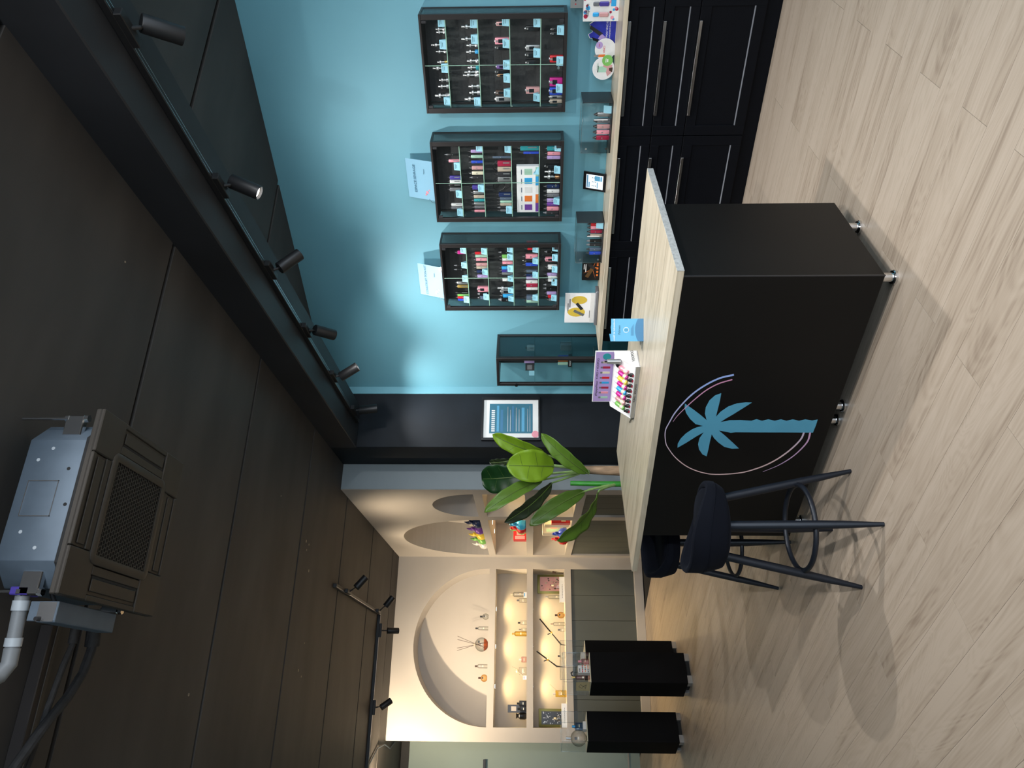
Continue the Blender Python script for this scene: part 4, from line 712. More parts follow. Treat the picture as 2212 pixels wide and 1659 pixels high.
# ================================================================ display and booklet on the island counter
ZI = .8825
t = thingB('counter_display', 'white and purple VOOPOO counter display stand with sloping tray', 'display stand', 2.374, 2.938, ZI); W = .362
box('base', 'paper', t, 0, .142, 0, W, 0, .006); lp = box('front_lip', 'c_silver', t, 0, .003, 0, W, 0, .022); text('YUMO · VOOPOO', .016, 'ink', lp, (-.0006, W*.5, .011))
for y in (0, W-.003): 
    sp = MB().prism([(0, 0), (.142, 0), (.142, .125), (.10, .125), (0, .024)], lambda u, v: (u, y, v), (0, .003, 0)).build('side_panel', 'paper', t)
    if y == 0: text('VOOPOO', .022, 'ink', sp, (.095, -.0006, .030), Matrix(((-1, 0, 0), (0, 0, -1), (0, 1, 0))) @ Matrix(((-1, 0, 0), (0, 1, 0), (0, 0, 1))) if False else Matrix(((1, 0, 0), (0, 0, -1), (0, 1, 0))) @ Matrix.Rotation(math.pi, 3, 'Y') if False else FRONT_M)
bk = box('back_panel', 'paper', t, .136, .142, 0, W, .006, .224, .001); box('purple_print', 'print_purple', bk, .1352, .1362, .005, W-.005, .112, .219)
text('#VapeparNous · YUMO × VOOPOO', .0175, 'ink', bk, (.1348, W/2, .205))
for i in range(8): y = .075+i*.036; box('bottle_picture', ['c_beige', 'c_crimson', 'c_cream', 'c_red', 'c_sky', 'c_crimson', 'c_pink', 'c_mint'][i], bk, .1340, .1353, y-.007, y+.007, .138, .178); box('bottle_picture_cap', 'c_grey', bk, .1340, .1353, y-.0055, y+.0055, .178, .19)
MB().prism(arc(.036, .16, .022, 0, 360, 20)[:-1], lambda u, v: (.1342, u, v), (.001, 0, 0)).build('badge_picture', 'c_teal', bk)
tray = MB(); ta = math.atan2(.10, .12); tray.prism([(.004, .026), (.13, .122), (.13, .112), (.004, .016)], lambda u, v: (u, .003, v), (0, W-.006, 0)); tray.build('sloping_tray', 'paper', t)
def eliquid(label, m, s, tt, z, tilt, cap='c_white', lab=None):
    o = thingB('liquid_bottle', label, 'bottle', s, tt, z, 'small liquid bottles on the counter'); o.rotation_euler = (Matrix.Rotation(BW, 3, 'Z') @ Matrix.Rotation(tilt, 3, 'Y')).to_euler()
    MB().lathe([(.0125, 0), (.0135, .003), (.0135, .058), (.011, .064), (.008, .066)], n=18).build('bottle', m, o); MB().lathe([(.0137, .008), (.0137, .026)], n=18).build('label', lab or 'c_cream', o); MB().lathe([(.0105, .066), (.0105, .08), (.006, .092), (.004, .094)], n=16).build('cap', cap, o); return o
for i, (c, w_) in enumerate((('c_pink', 'peach'), ('c_magenta', 'magenta'), ('c_yellow', 'yellow'), ('c_magenta', 'second magenta'), ('c_sky', 'sky blue'), ('c_magenta', 'third magenta'), ('c_rose', 'rose pink'), ('c_green', 'light green'))):
    eliquid('%s liquid bottle lying in the VOOPOO counter display' % w_, c, 2.374+.064+i*.0365, 2.938+.032, ZI+.055, math.radians(52), 'c_black' if i == 0 else 'c_white')
    o = thingB('pod_cartridge', 'dark pod cartridge in the display tray below the %s bottle' % w_, 'cartridge', 2.374+.064+i*.0365, 2.938+.006, ZI+.0235, 'pod cartridges in the counter display'); MB().box(0, .014, -.011, .011, 0, .026).build('tank', 'c_charcoal', o, .003); MB().box(.002, .012, -.006, .006, .026, .036).build('mouthpiece', 'c_black', o, .002); MB().box(-.0006, .001, -.007, .007, .004, .012).build('coil_window', 'c_crimson', o)
eliquid('salmon liquid bottle standing behind the counter display', 'c_rose', 2.79, 3.10, ZI, 0); eliquid('mint liquid bottle standing behind the counter display', 'c_mint', 2.758, 3.105, ZI, 0)
o = thingB('liquid_bottle', 'dark red liquid bottle half hidden behind the blue booklet', 'bottle', 2.245, 3.04, ZI); MB().lathe([(.016, 0), (.017, .003), (.017, .07), (.012, .078)], n=18).build('bottle', 'c_crimson', o); MB().lathe([(.0173, .02), (.0173, .05)], n=18).build('label', 'c_cream', o); MB().lathe([(.013, .078), (.013, .10), (.008, .108)], n=14).build('cap', 'c_black', o)
o = thingB('pod_vape', 'silver pod vape standing in the VOOPOO counter display', 'pod vape', 2.374+.030, 2.938+.085, ZI+.09); box('body', 'c_silver', o, -.010, .010, -.011, .011, 0, .075, .003); MB().box(-.003, .003, -.005, .005, .075, .088).build('mouthpiece', 'c_black', o, .002)
# booklet leaflet
a = Vector((1.704, 3.263, 0)); b_ = Vector((1.808, 3.215, 0)); rz = math.atan2(b_.y-a.y, b_.x-a.x)
t = thing('booklet', 'standing blue booklet titled LIVRET DE DÉMARRAGE on the counter', 'booklet', (a.x, a.y, ZI), rz); w = (b_-a).length; hh = .163
cv = box('cover', 'print_blue', t, 0, w, 0, .002, 0, hh); MB().prism([(0, .0)]+arc(w/2, -.075, .118, 125, 55, 10)+[(w, 0)], lambda u, v: (max(0, min(w, u)), -.0006, max(0, v)), (0, .001, 0)).build('wave_print', 'print_deep', cv)
text('LIVRET DE DÉMARRAGE', .0105, 'paper', cv, (w/2, -.0008, .147), FRONT_M); text('Palmeo', .016, 'ink_blue', cv, (w/2, -.0008, .122), FRONT_M)
MB().prism(arc(w/2, .088, .014, 0, 360, 24), lambda u, v: (u, -.0008, v), (0, .0004, 0)).build('emblem', 'paper', cv); MB().prism(arc(w/2, .088, .0122, 0, 360, 24), lambda u, v: (u, -.0014, v), (0, .0004, 0)).build('emblem_disc', 'print_blue', cv); box('emblem_palm', 'ink_blue', cv, w/2-.0015, w/2+.0015, -.002, -.0015, .079, .096)
for i in range(4): box('print_line', 'print_deep', cv, w*.25, w*.75-i*.006, -.0008, 0, .05+i*.004, .0515+i*.004)
rp = box('rear_page', 'print_blue', t, -.0, .002, 0, .07, 0, hh*1.02); rp.location = (0, .003, 0); rp.rotation_euler.z = math.radians(-35)
for i in range(4): rp2 = box('page', 'print_blue', t, .0, .0015, 0, .06, 0, hh*.99); rp2.location = (w*.25, .003, 0); rp2.rotation_euler.z = math.radians(-50-8*i)
t = thing('charging_cable', 'short black cable end lying left of the counter display', 'cable', (1.50, 3.80, ZI+.004)); MB().tube([(-.02, -.06, 0), (.0, .02, 0), (.012, .10, 0)], .0028, 6).build('cord', 'c_black', t)

# ================================================================ framed notice on the column
t = thing('picture_frame', 'black framed blue notice with white mount hanging on the dark column', 'picture', (2.135, 5.965, 1.37)); W, Hh = .41, .52
MB().box(0, .026, -.022, 0, 0, Hh).box(W-.026, W, -.022, 0, 0, Hh).box(.026, W-.026, -.022, 0, 0, .018).box(.026, W-.026, -.022, 0, Hh-.018, Hh).build('frame', 'c_black', t, .002)
mt = box('mount', 'paper', t, .026, W-.026, -.012, -.006, .018, Hh-.018); pr_ = box('print', 'notice_blue' if 'notice_blue' in MATS else mat('notice_blue', (.035, .16, .24), .5, var=.15, scale=6), t, .068, W-.062, -.0128, -.012, .068, Hh-.070)
for i in range(11): x = .085+i*.019; box('heading_mark', 'paper', pr_, x, x+.012, -.0134, -.0128, .402, .432)
for z, m, h_ in ((.365, 'print_blue', .02), (.33, 'print_deep', .022), (.285, 'c_silver', .006), (.262, 'c_silver', .006), (.235, 'print_deep', .016), (.21, 'c_silver', .006), (.185, 'c_silver', .006), (.14, 'print_blue', .026), (.11, 'c_silver', .005), (.09, 'c_silver', .005)): box('print_row', m, pr_, .085, W-.10+.02*math.sin(z*90), -.0133, -.0128, z, z+h_)
MB().prism(arc(.06, .045, .032, 0, 360, 20)[:-1], lambda u, v: (u, -.0135, v), (0, .001, 0)).build('flamingo_mark', 'c_pink', mt)
box('glazing', 'pane', t, .026, W-.026, -.0165, -.0155, .018, Hh-.018)

# ================================================================ banana plant
def leaf_mat(name, rgb, back):
    m = mat(name, rgb, .38, var=.18, scale=7, stretch=(1, 1, .4), spec=.5); b = m.node_tree.nodes['Principled BSDF']; N = m.node_tree.nodes; L = m.node_tree.links
    tr_ = N.new('ShaderNodeBsdfTranslucent'); tr_.inputs[0].default_value = back+(1,); ms = N.new('ShaderNodeMixShader'); ms.inputs[0].default_value = .35; out = N['Material Output']
    L.new(b.outputs[0], ms.inputs[1]); L.new(tr_.outputs[0], ms.inputs[2]); L.new(ms.outputs[0], out.inputs[0])
leaf_mat('leaf_lime', (.22, .38, .02), (.34, .5, .02)); leaf_mat('leaf_dark', (.012, .055, .014), (.03, .10, .02)); leaf_mat('leaf_dusk', (.030, .048, .020), (.03, .06, .02)); leaf_mat('leaf_olive', (.07, .14, .018), (.12, .2, .02)); leaf_mat('leaf_mid', (.13, .25, .03), (.2, .34, .03))
mat('leaf_rib', (.07, .12, .02), .5); mat('leaf_stem', (.20, .32, .10), .5, var=.2); mat('trunk', (.27, .18, .11), .8, var=.6, scale=22, bump=.6, stretch=(1, 1, .3)); mat('stalk_green', (.03, .22, .02), .35, var=.4, scale=30, stretch=(8, 8, .5))
pt = thing('banana_plant', 'tall artificial banana plant with broad green leaves behind the counter', 'plant', (1.586, 5.05, 0)); PO = Vector((1.586, 5.05, 0))
MB().lathe([(.13, .0), (.16, .02), (.19, .30), (.20, .34), (.185, .34), (.17, .30), (.01, .29)], n=28).build('pot', 'c_charcoal', pt)
MB().tube([(0, 0, .28), (.005, .0, .5), (-.004, .004, .8), (0, 0, .95), (.002, 0, 1.07)], [.05, .043, .036, .033, .028], 14).build('trunk', 'trunk', pt)
MB().tube([(-.149, -.15, .25), (-.149, -.15, .7), (-.146, -.15, 1.0), (-.143, -.15, 1.178)], [.03, .022, .018, .017], 14).build('stalk', 'stalk_green', pt)
LV = [('bright', (1.673, 4.95, 1.356), (1.768, 4.8, 1.744), .106, 'leaf_lime'), ('broad', (1.551, 4.85, 1.293), (1.508, 4.7, 1.638), .206, 'leaf_lime'), ('lime', (1.497, 4.85, 1.054), (1.72, 4.65, 1.401), .092, 'leaf_mid'),
      ('dark', (1.632, 5.35, 1.516), (1.653, 5.5, 1.861), .206, 'leaf_dark'), ('long', (1.466, 4.9, 1.373), (1.195, 4.75, 1.783), .092, 'leaf_mid'), ('dusk', (1.475, 5.0, 1.301), (1.177, 4.95, 1.656), .088, 'leaf_dusk'),
      ('olive', (1.37, 4.85, 1.086), (1.099, 4.7, 1.481), .108, 'leaf_olive'), ('low', (1.337, 4.75, 1.001), (.968, 4.55, 1.309), .069, 'leaf_mid'), ('rear', (1.793, 5.45, 1.598), (1.807, 5.55, 1.805), .06, 'leaf_dusk')]
for n_, b_, tp_, w, m in LV:
    b0, b1 = Vector(b_), Vector(tp_); ax = b1-b0; Ln = ax.length; d = ax.normalized(); view = ((b0+b1)/2-Vector((0, 0, CAM_H))).normalized()
    tw = {'broad': .0, 'bright': .35, 'low': 1.05, 'dusk': .55, 'long': -.35, 'lime': .3, 'olive': -.2, 'dark': .15}.get(n_, .4)
    side = d.cross(view).normalized(); nrm = side.cross(d).normalized(); side, nrm = side*math.cos(tw)+nrm*math.sin(tw), nrm*math.cos(tw)-side*math.sin(tw); w2 = w/max(.45, math.cos(tw))
    if nrm.dot(view) > 0: nrm = -nrm
    G = []; NU, NV = 22, 10; ribp = []
    for i in range(NU+1):
        f = i/NU; prof = (max(0, 1-abs(2*f**.92-1)**2.7))**.55*.54*w2*(.72+.28*min(1, f*2.2)); prof = max(prof, .003)
        c = b0+ax*f+nrm*(.10*Ln*math.sin(math.pi*f))-Vector((0, 0, 1))*.02*f*f; rw = []
        for j in range(NV+1):
            v = j/NV*2-1; wob = .006*math.sin(f*23+v*3+len(n_)*2)*abs(v)
            rw.append(c+side*(v*prof)+nrm*(abs(v)**1.4*prof*.30+wob)-PO)
        G.append(rw); ribp.append(c-nrm*-.002-PO)
    q = MB().grid(G); lf = q.build('leaf', m, pt, smooth=60)
    mod = lf.modifiers.new('thick', 'SOLIDIFY'); mod.thickness = .0012
    MB().tube(ribp[:-1], [.0035*(1-.8*i/NU)+.0006 for i in range(NU)], 6).build('midrib', 'leaf_rib', lf)
    for f, sg in ((.25, 1), (.38, -1), (.55, 1), (.7, -1)):
        js = range(NV//2, NV) if sg > 0 else range(NV//2, 0, -1)
        def gp(j): r_ = min(NU-1e-6, f*NU+abs(j-NV//2)*.45); k_ = int(r_); return G[k_][j].lerp(G[k_+1][j], r_-k_)
        MB().tube([gp(j)+nrm*.0012 for j in js], .0009, 4).build('vein', 'leaf_rib', lf)
    st_ = Vector((1.437, 4.90, .86)) if n_ in ('olive', 'low') else PO+Vector((0, 0, 1.06)); md = (st_+b0)/2+Vector((0, 0, -.03 if n_ not in ('olive', 'low') else .03))
    MB().tube([st_-PO, st_.lerp(md, .6)-PO, md.lerp(b0, .5)-PO+Vector((0, 0, .005)), b0-PO, b0+ax*.06+nrm*.018*Ln-PO], [.012, .010, .0075, .006, .005], 8).build('leaf_stem', 'leaf_stem', pt)

# ================================================================ perfume and gift displays in the niches
def bottle(label, x, y, z, shape, w, h, m='clear_bottle', cap='c_charcoal', cap_h=.03, grp='perfume bottles in the niches', cat='perfume bottle', rz=0):
    o = thing('perfume_bottle', label, cat, (x, y, z+.0004), rz, grp); r = w/2; hb = h-cap_h
    if shape == 'round':
        R = hb/2; pf = [(max(.004, R*math.sin(math.pi*i/12)), R-R*math.cos(math.pi*i/12)) for i in range(13)]; pf[0] = (R*.35, .001); pf[-1] = (.008, hb)
        g_ = MB().lathe([(a*w/hb if a > .01 else a, zz) for a, zz in pf], n=24).build('bottle', m, o)
    elif shape == 'tall': g_ = MB().lathe([(r*.9, 0), (r, .004), (r, hb*.9), (r*.6, hb*.97), (r*.45, hb)], n=18).build('bottle', m, o)
    else: g_ = MB().box(-r, r, -r*.6, r*.6, 0, hb).build('bottle', m, o, .004, 2)
    MB().lathe([(min(r*.45, .012), hb-.002), (min(r*.45, .012), h)], n=14).build('stopper', cap, o)
    box('label', 'c_cream', g_, -r*.4, r*.4, -(r*.62 if shape == 'square' else r*1.0)-.001, -(r*.62 if shape == 'square' else r*1.0)+.0005, hb*.42, hb*.52) if shape != 'round' else MB().box(-.012, .012, -r-.002, -r+.004, hb*.62, hb*.78).build('label', 'c_charcoal', g_)
    return o
YS = 9.80
bottle('clear round flask with dark stopper, first on the big arch shelf from the corner', 1.093, YS, 2.0, 'round', .078, .117)
bottle('clear slim perfume bottle with black cap on the big arch shelf', .947, YS, 2.0, 'tall', .046, .172, cap='c_charcoal')
o = thing('reed_diffuser', 'large round reed diffuser with orange liquid on the big arch shelf', 'diffuser', (.75, YS, 2.0004)); R = .086
MB().lathe([(max(.012, R*math.sin(math.pi*i/16)), R-R*math.cos(math.pi*i/16)) for i in range(17)]+[(.014, R*2+.02)], n=30).build('flask', 'clear_bottle', o)
MB().lathe([(max(.01, .95*R*math.sin(math.pi*i/16)), R-.95*R*math.cos(math.pi*i/16)) for i in range(7)]+[(.001, R-.95*R*math.cos(math.pi*6/16))], n=26).build('liquid', 'orange_liquid', o)
for dx in (-.075, .10, .06, -.045): MB().cyl((-dx*.5, 0, .02), (dx, .01, .40), .0026, n=6).build('reed', 'c_brown', o)
MB().lathe([(.016, R*2-.01), (.016, R*2+.018)], n=14).build('collar', 'c_beige', o); box('label', 'c_charcoal', o, .012, .042, -R*.86, -R*.84, R*1.25, R*1.5)
bottle('pale amber slim perfume bottle on the big arch shelf', .491, YS, 2.0, 'tall', .048, .165, 'clear_bottle', 'c_brown')
bottle('honey coloured round flask, last on the big arch shelf', .352, YS, 2.0, 'round', .088, .118, 'amber_bottle', 'c_brown')
for i, (x, w, h, sh, m, cp, lb) in enumerate([(1.375, .060, .215, 'tall', 'clear_bottle', 'c_cream', 'tall ribbed clear bottle with ball stopper in upper back niche'), (1.30, .05, .13, 'square', 'clear_bottle', 'c_grey', 'small clear perfume bottle beside the ribbed bottle'), (1.02, .05, .115, 'square', 'clear_bottle', 'c_charcoal', 'clear square perfume with dark cap, upper back niche'), (.937, .036, .10, 'square', 'clear_bottle', 'c_grey', 'small labelled perfume tester, upper back niche'), (.885, .062, .19, 'tall', 'yellow_bottle', 'c_gold', 'clear perfume with gold shoulder, upper back niche'), (.575, .065, .097, 'square', 'rose_bottle', 'c_white', 'white and pink perfume flacon, upper back niche'), (.44, .085, .125, 'square', 'clear_bottle', 'c_cream', 'square perfume with tied ribbon, upper back niche')]):
    bottle(lb, x, YS, 1.51, sh, w, h, m, cp)
o = thing('ribbon_bow', 'cream and pink ribbon tied on the square perfume', 'ribbon', (.44, YS-.034, 1.615)); MB().tube([(.045, 0, .08), (.02, -.003, .02), (-.01, 0, 0), (-.05, 0, -.05), (-.085, 0, -.085)], .007, 6).build('tail', 'c_beige', o); MB().lathe([(.02, 0), (.026, .015), (.012, .03)], n=12).build('knot', 'c_cream', o)
for x, w, h, lb, m, lm in ((.005, .09, .232, 'tall black perfume gift box, upper back niche', 'c_charcoal', 'c_beige'), (.30+.06, .045, .045, 'small white tester card box by the ribboned perfume', 'c_white', 'c_rose'), (1.36, .07, .042, 'small white tester box before the ribbed bottle', 'c_white', 'c_sky')):
    o = thing('gift_box', lb, 'box', (x, YS-(.06 if w < .08 else 0), 1.5104)); b_ = box('carton', m, o, -w/2, w/2, -.02, .02, 0, h, .001); box('label', lm, b_, -w*.3, w*.3, -.0212, -.02, h*.55, h*.82)
o = bottle('black perfume bottle with copper label, upper back niche', .065, YS-.05, 1.51, 'square', .065, .12, 'c_black', 'c_black'); bottle('small black perfume bottle before the black gift box', .005, YS-.06, 1.51, 'square', .06, .11, 'c_black', 'c_black')
o = thing('gift_pouch', 'black satin pouch with white flower, upper back niche', 'pouch', (-.075, YS-.03, 1.5104)); MB().lathe([(.03, 0), (.042, .02), (.04, .08), (.018, .105), (.034, .128)], n=18).build('bag', 'c_black', o); MB().lathe([(.018, 0), (.012, .006), (.002, .008)], (0, -.038, .085), 8).build('flower', 'c_white', o)
# lower back niche
ZN = 1.0154
def tin(x0, x1, lb, m1, m2, hh):
    o = thing('gift_tin', lb, 'tin', (x0, 9.93, ZN)); b_ = MB().box(0, x1-x0, 0, .04, 0, hh).build('tin', m1, o, .006, 2); box('picture', m2, b_, .03, x1-x0-.03, -.0015, .001, .03, hh-.035, .002); return b_
b_ = tin(1.41, 1.655, 'green picture tin with engraved portrait print, lower back niche', mat('tin_green', (.20, .20, .06), .35, .4), 'c_rose', .355)
for i in range(30): x, z = random.uniform(.05, .2), random.uniform(.05, .30); MB().prism(arc(x, z, random.uniform(.004, .013), 0, 360, 7)[:-1], lambda u, v: (u, -.0022, v), (0, .0008, 0)).build('engraving', random.choice(['c_brown', 'c_beige', 'c_rose']), b_)
b_ = tin(-.20, .01, 'olive picture tin with white blossom print on black, lower back niche', 'tin_green', 'c_charcoal', .345)
for i in range(46): x, z = random.uniform(.04, .17), random.uniform(.04, .29); MB().prism(arc(x, z, random.uniform(.003, .008), 0, 360, 6)[:-1], lambda u, v: (u, -.0022, v), (0, .0008, 0)).build('blossom', 'c_white', b_)
for x0, x1, h_, lb in ((1.275, 1.595, .068, 'long white card box with heart print, lower back niche'), (-.20, .07, .065, 'long white box before the blossom tin, lower back niche')):
    o = thing('card_box', lb, 'box', (x0, 9.735, ZN)); b_ = box('carton', 'c_white', o, 0, x1-x0, 0, .06, 0, h_, .001)
    for i in range(9): box('print_mark', 'ink', b_, .05+i*.02, .062+i*.02, -.001, .0005, h_*.4, h_*.48)
for x, w, h, sh, m, cp, lb in ((1.349, .05, .25, 'tall', 'clear_bottle', 'c_white', 'tall clear tube with white stopper, lower back niche'), (1.119, .082, .13, 'round', 'amber_bottle', 'c_brown', 'round amber flask, lower back niche'), (1.008, .046, .185, 'tall', 'clear_bottle', 'c_beige', 'slim bottle with curled ribbon, lower back niche'), (.937, .044, .094, 'square', 'clear_bottle', 'c_grey', 'little square perfume, lower back niche'), (.182, .075, .165, 'square', 'yellow_bottle', 'c_white', 'square yellow reed diffuser, lower back niche'), (.62, .05, .10, 'square', 'clear_bottle', 'c_charcoal', 'small clear flacon below the dark ribboned wand'), (-.10, .06, .16, 'tall', 'clear_bottle', 'c_cream', 'clear cylinder perfume before the blossom tin'), (1.50, .085, .17, 'square', 'clear_bottle', 'c_cream', 'clear faceted perfume before the portrait tin')):
    bottle(lb, x, YS if x < 1.3 and x > .0 else 9.83, ZN, sh, w, h, m, cp)
for a, b_, lb in (((1.075, 1.342), (.76, 1.07), 'black ribboned scent wand leaning near the amber flask'), ((.678, 1.383), (.50, 1.13), 'black ribboned scent wand leaning in the middle of lower niche')):
    o = thing('scent_wand', lb, 'scent wand', (b_[0], YS+.02, 1.0154)); P0 = Vector((a[0]-b_[0], .02, a[1]-1.0154)); P1 = Vector((0, 0, b_[1]-1.0154)); mid = P0.lerp(P1, .55)
    MB().tube([P0, mid], .0085, 8).build('wand', 'c_black', o); MB().tube([mid, P1, Vector((-.01, -.03, .001))], [.006, .010, .004], 8).build('ribbon', 'c_charcoal', o); MB().tube([mid, mid+Vector((-.02, 0, .05))], .006, 6).build('bow_loop', 'c_black', o); MB().lathe([(.012, 0), (.02, .012), (.01, .024)], tuple(mid+Vector((0, -.01, -.012))), 10).build('charm', 'c_gold', o)
o = thing('reed', 'single diffuser reed standing in the yellow diffuser', 'reed', (.182, YS, ZN+.02)); MB().cyl((-.05, 0, .0), (.11, .01, .185), .0035, n=6).build('stick', 'c_beige', o)
o = thing('wall_hook', 'small dark bracket on the side of the lower back niche', 'bracket', (1.683, 9.85, 1.15)); MB().box(-.02, 0, -.03, .03, 0, .02).box(-.02, -.014, -.03, .03, -.03, 0).build('bracket', 'c_brown', o, .002)
# side niches: knotted cloth pouches and boxes
def pouch(lb, y, z, m, x=1.93, h=.21):
    o = thing('knotted_pouch', lb, 'pouch', (x, y, z+.0004), 0, 'knotted cloth pouches')
    MB().lathe([(.04, 0), (.062, .02), (.07, .055), (.06, .09), (.03, .115), (.02, .125)], n=18).build('bag', m, o, smooth=60)
    MB().tube([(0, 0, .115), (.0, .02, .15), (.0, .015, .18), (0, -.02, h)], [.02, .022, .014, .003], 8).build('ear', m, o, smooth=60); MB().tube([(0, 0, .115), (0, -.04, .14), (0, -.085, .15)], [.018, .018, .003], 8).build('ear', m, o, smooth=60); return o
for y, m, w_ in ((8.12, 'c_navy', 'navy'), (8.44, 'c_purple', 'purple'), (8.74, 'c_yellow', 'yellow'), (9.0, 'c_green', 'green'), (9.28, 'c_white', 'white')): pouch('%s knotted cloth pouch on the side arch shelf' % w_, y, 2.0, m)
for i, (y, h) in enumerate(((8.03, .26), (8.33, .22), (8.63, .2))):
    o = thing('white_carton', 'white carton behind the coloured pouches, %s from the plant' % ORD[i], 'box', (2.07, y, 2.0004)); box('carton', 'c_cream', o, -.04, .04, -.08, .08, 0, h, .001)
pouch('pale blue knotted pouch in the upper side niche', 8.20, 1.51, 'c_sky', h=.18); pouch('red knotted pouch in the upper side niche', 8.38, 1.51, 'c_red', h=.18); pouch('green knotted pouch in the upper side niche', 8.57, 1.51, 'c_green', x=1.96, h=.17)
def carton(lb, x0, y0, z, wx, wy, h, m, marks, rz=0):
    o = thing('gift_carton', lb, 'box', (x0, y0, z+.0004), rz); b_ = box('carton', m, o, 0, wx, 0, wy, 0, h, .001)
    for a in marks: box('print', a[0], b_, a[1], a[2], -.001, .0005, a[3], a[4])
    return o
carton('red gift box with pale print in the upper side niche', 1.89, 8.86, 1.51, .16, .10, .16, 'c_red', [('c_pink', .01, .05, .02, .14), ('c_pink', .06, .10, .03, .12), ('c_cream', .11, .15, .01, .06)])
carton('grey floral gift box in the lower side niche', 1.96, 8.80, Z1, .17, .08, .30, 'c_silver', [('c_rose', .06, .12, .12, .2), ('c_mint', .02, .06, .05, .25), ('c_brown', .05, .15, .01, .05)], math.radians(12))
carton('white gift box behind the floral box', 1.95, 8.30, Z1, .12, .14, .28, 'c_cream', [('c_pink', .02, .08, .1, .16)]); carton('red gift box behind the plant leaf', 1.90, 8.02, Z1, .15, .09, .21, 'c_red', [('c_cream', .02, .1, .05, .1)])
pouch('blue and black knotted pouch in the lower side niche', 8.56, Z1, 'c_blue', x=1.905, h=.18); pouch('red knotted pouch before the floral gift box', 8.72, Z1, 'c_red', x=1.875, h=.15)
carton('small brown picture box low in the side niche', 1.88, 9.02, Z1, .10, .05, .08, 'c_beige', [('c_brown', .02, .08, .02, .06)]); carton('white lettered card in the niche behind the plant', 1.90, 6.75, 1.51, .02, .12, .16, 'c_white', [('c_brown', .002, .018, .05, .1)])
o = thing('wall_bar', 'short black bar fixed on the sage wall at the photo edge', 'bar', (-.95, 10.918, 2.06)); box('bar', 'c_black', o, 0, .33, -.05, 0, 0, .035, .002); box('bracket', 'c_charcoal', o, .02, .04, -.02, 0, -.03, 0)

# ================================================================ display pedestals
mat('pedestal_black', (.0015, .0015, .002), .65, var=.1, spec=.12); PA = math.radians(22)
def pedestal(lb, x, y):
    p = thing('display_pedestal', lb, 'pedestal', (x, y, 0), PA, 'black display pedestals'); w = .285
    box('column', 'pedestal_black', p, 0, w, 0, w, .042, .910, .001); box('inner_base', 'groove_dark', p, .03, w-.03, .03, w-.03, .001, .042)
    for a in (.004, w-.074):
        for b_ in (.004, w-.074): box('foot', 'c_silver', p, a, a+.07, b_, b_+.07, 0, .042, .001)
    box('top_plate', 'c_cream', p, .004, w-.004, .004, w-.004, .910, .915)
    for a in ((.003, w-.003, .003, .006), (.003, w-.003, w-.006, w-.003), (.003, .006, .006, w-.006), (w-.006, w-.003, .006, w-.006)): box('cover_pane', 'acrylic', p, *a, .915, 1.155)
    box('cover_pane', 'acrylic', p, .003, w-.003, .003, w-.003, 1.155, 1.159)
    e0, e1 = .0025, w-.0055
    for a in ((e0, e0, .003, .003, .915, 1.159), (e1, e0, .003, .003, .915, 1.159), (e0, e1, .003, .003, .915, 1.159), (e1, e1, .003, .003, .915, 1.159), (e0, e0, e1-e0, .003, 1.1575, 1.1605), (e0, e1, e1-e0, .003, 1.1575, 1.1605), (e0, e0, .003, e1-e0, 1.1575, 1.1605), (e1, e0, .003, e1-e0, 1.1575, 1.1605)): box('cover_edge', 'acrylic_edge', p, a[0], a[0]+a[2], a[1], a[1]+a[3], a[4], a[5])
    return p
P1, P2, P0 = (.228, 7.06), (-.274, 7.69), (.379, 7.63)
pedestal('black display pedestal with acrylic cover nearest the camera', *P1); pedestal('black display pedestal with acrylic cover, alone beside the sage wall', *P2); pedestal('black display pedestal mostly hidden behind the nearest one', *P0)
def onp(P, a, b_, z=.9152): c, s_ = math.cos(PA), math.sin(PA); return (P[0]+c*a-s_*b_, P[1]+s_*a+c*b_, z)
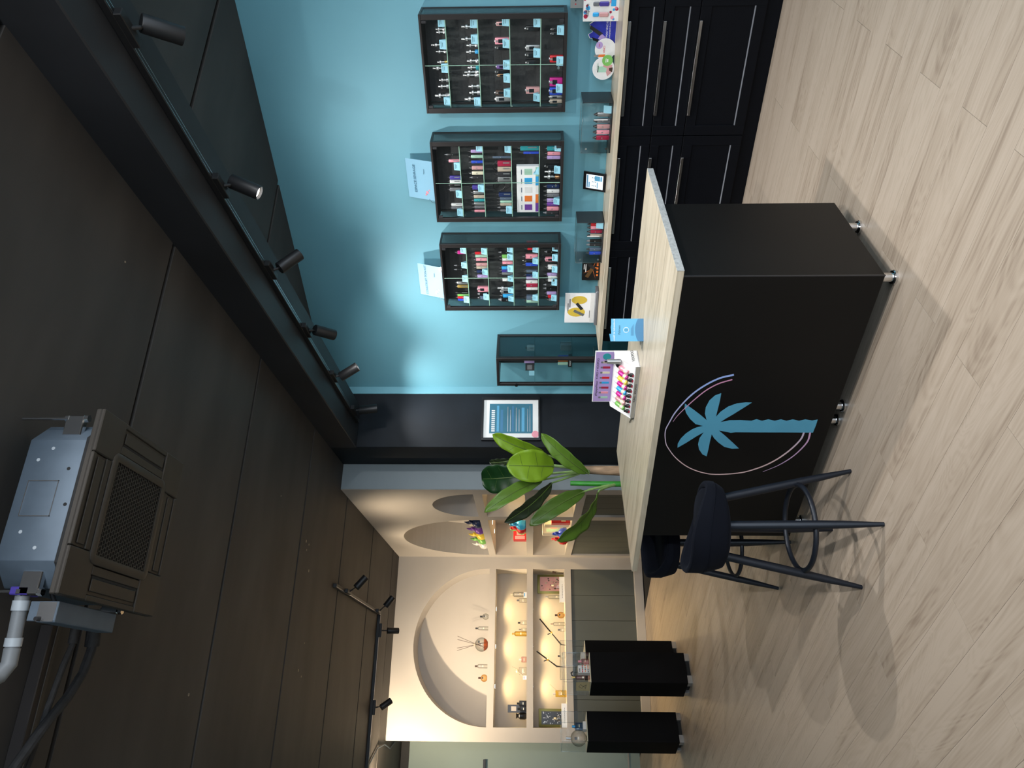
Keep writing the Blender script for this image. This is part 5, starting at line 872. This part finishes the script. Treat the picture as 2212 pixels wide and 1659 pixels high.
def riser(lb, P, a, b_, w, h): o = thing('riser_block', lb, 'riser', onp(P, a, b_), PA); box('block', 'c_white', o, -w/2, w/2, -w/2, w/2, 0, h, .001)
riser('white riser block under the blue perfume', P2, .19, .14, .075, .03); riser('white riser block at the back of nearest pedestal', P1, .22, .16, .08, .045); riser('white riser block on the hidden pedestal', P0, .15, .1, .08, .04)
bottle('round clear glass flask with black label on pedestal', *onp(P2, .07, .11), 'round', .15, .20, 'clear_bottle', 'c_silver', .045)
bottle('square blue perfume bottle on white riser', *onp(P2, .19, .14, .9456), 'square', .065, .105, 'blue_bottle', 'c_sky', rz=PA)
bottle('slim perfume with black plume on nearest pedestal', *onp(P1, .075, .07), 'tall', .035, .165, 'rose_bottle', 'c_gold')
o = thing('feather_plume', 'black feather plume on the slim pedestal perfume', 'feather', onp(P1, .09, .085, 1.07)); MB().tube([(0, 0, -.02), (.01, 0, .01), (.03, 0, .015), (.045, 0, -.005)], [.004, .006, .008, .003], 8).build('plume', 'c_black', o)
o = thing('patterned_box', 'small white box with red dotted pattern on nearest pedestal', 'box', onp(P1, .155, .10), PA); b_ = box('carton', 'c_white', o, -.035, .035, -.03, .03, 0, .105, .002)
for i in range(14): x, z = -.026+.0175*(i % 4)+(.006 if (i//4) % 2 else 0), .012+.026*(i//4); MB().prism(arc(x, z, .0065, 0, 360, 8)[:-1], lambda u, v: (u, -.0308, v), (0, .001, 0)).build('dot', random.choice(['c_red', 'c_brown', 'c_orange']), b_)
bottle('rose perfume bottle beside the dotted box on pedestal', *onp(P1, .23, .08), 'square', .045, .10, 'rose_bottle', 'c_pink', rz=PA)
o = thing('logo_card', 'tan card with dark line emblem on nearest pedestal', 'card', onp(P1, .03, .16), PA-math.radians(60)); b_ = box('card', mat('tan_card', (.42, .33, .16), .6), o, -.045, .045, 0, .003, 0, .125, .001); MB().tube([(.02, -.001, .03), (.0, -.001, .06), (-.02, -.001, .07), (.0, -.001, .10), (.022, -.001, .085), (.0, -.001, .055), (-.022, -.001, .04), (.02, -.001, .03)], .0016, 5).build('emblem', 'c_charcoal', b_)
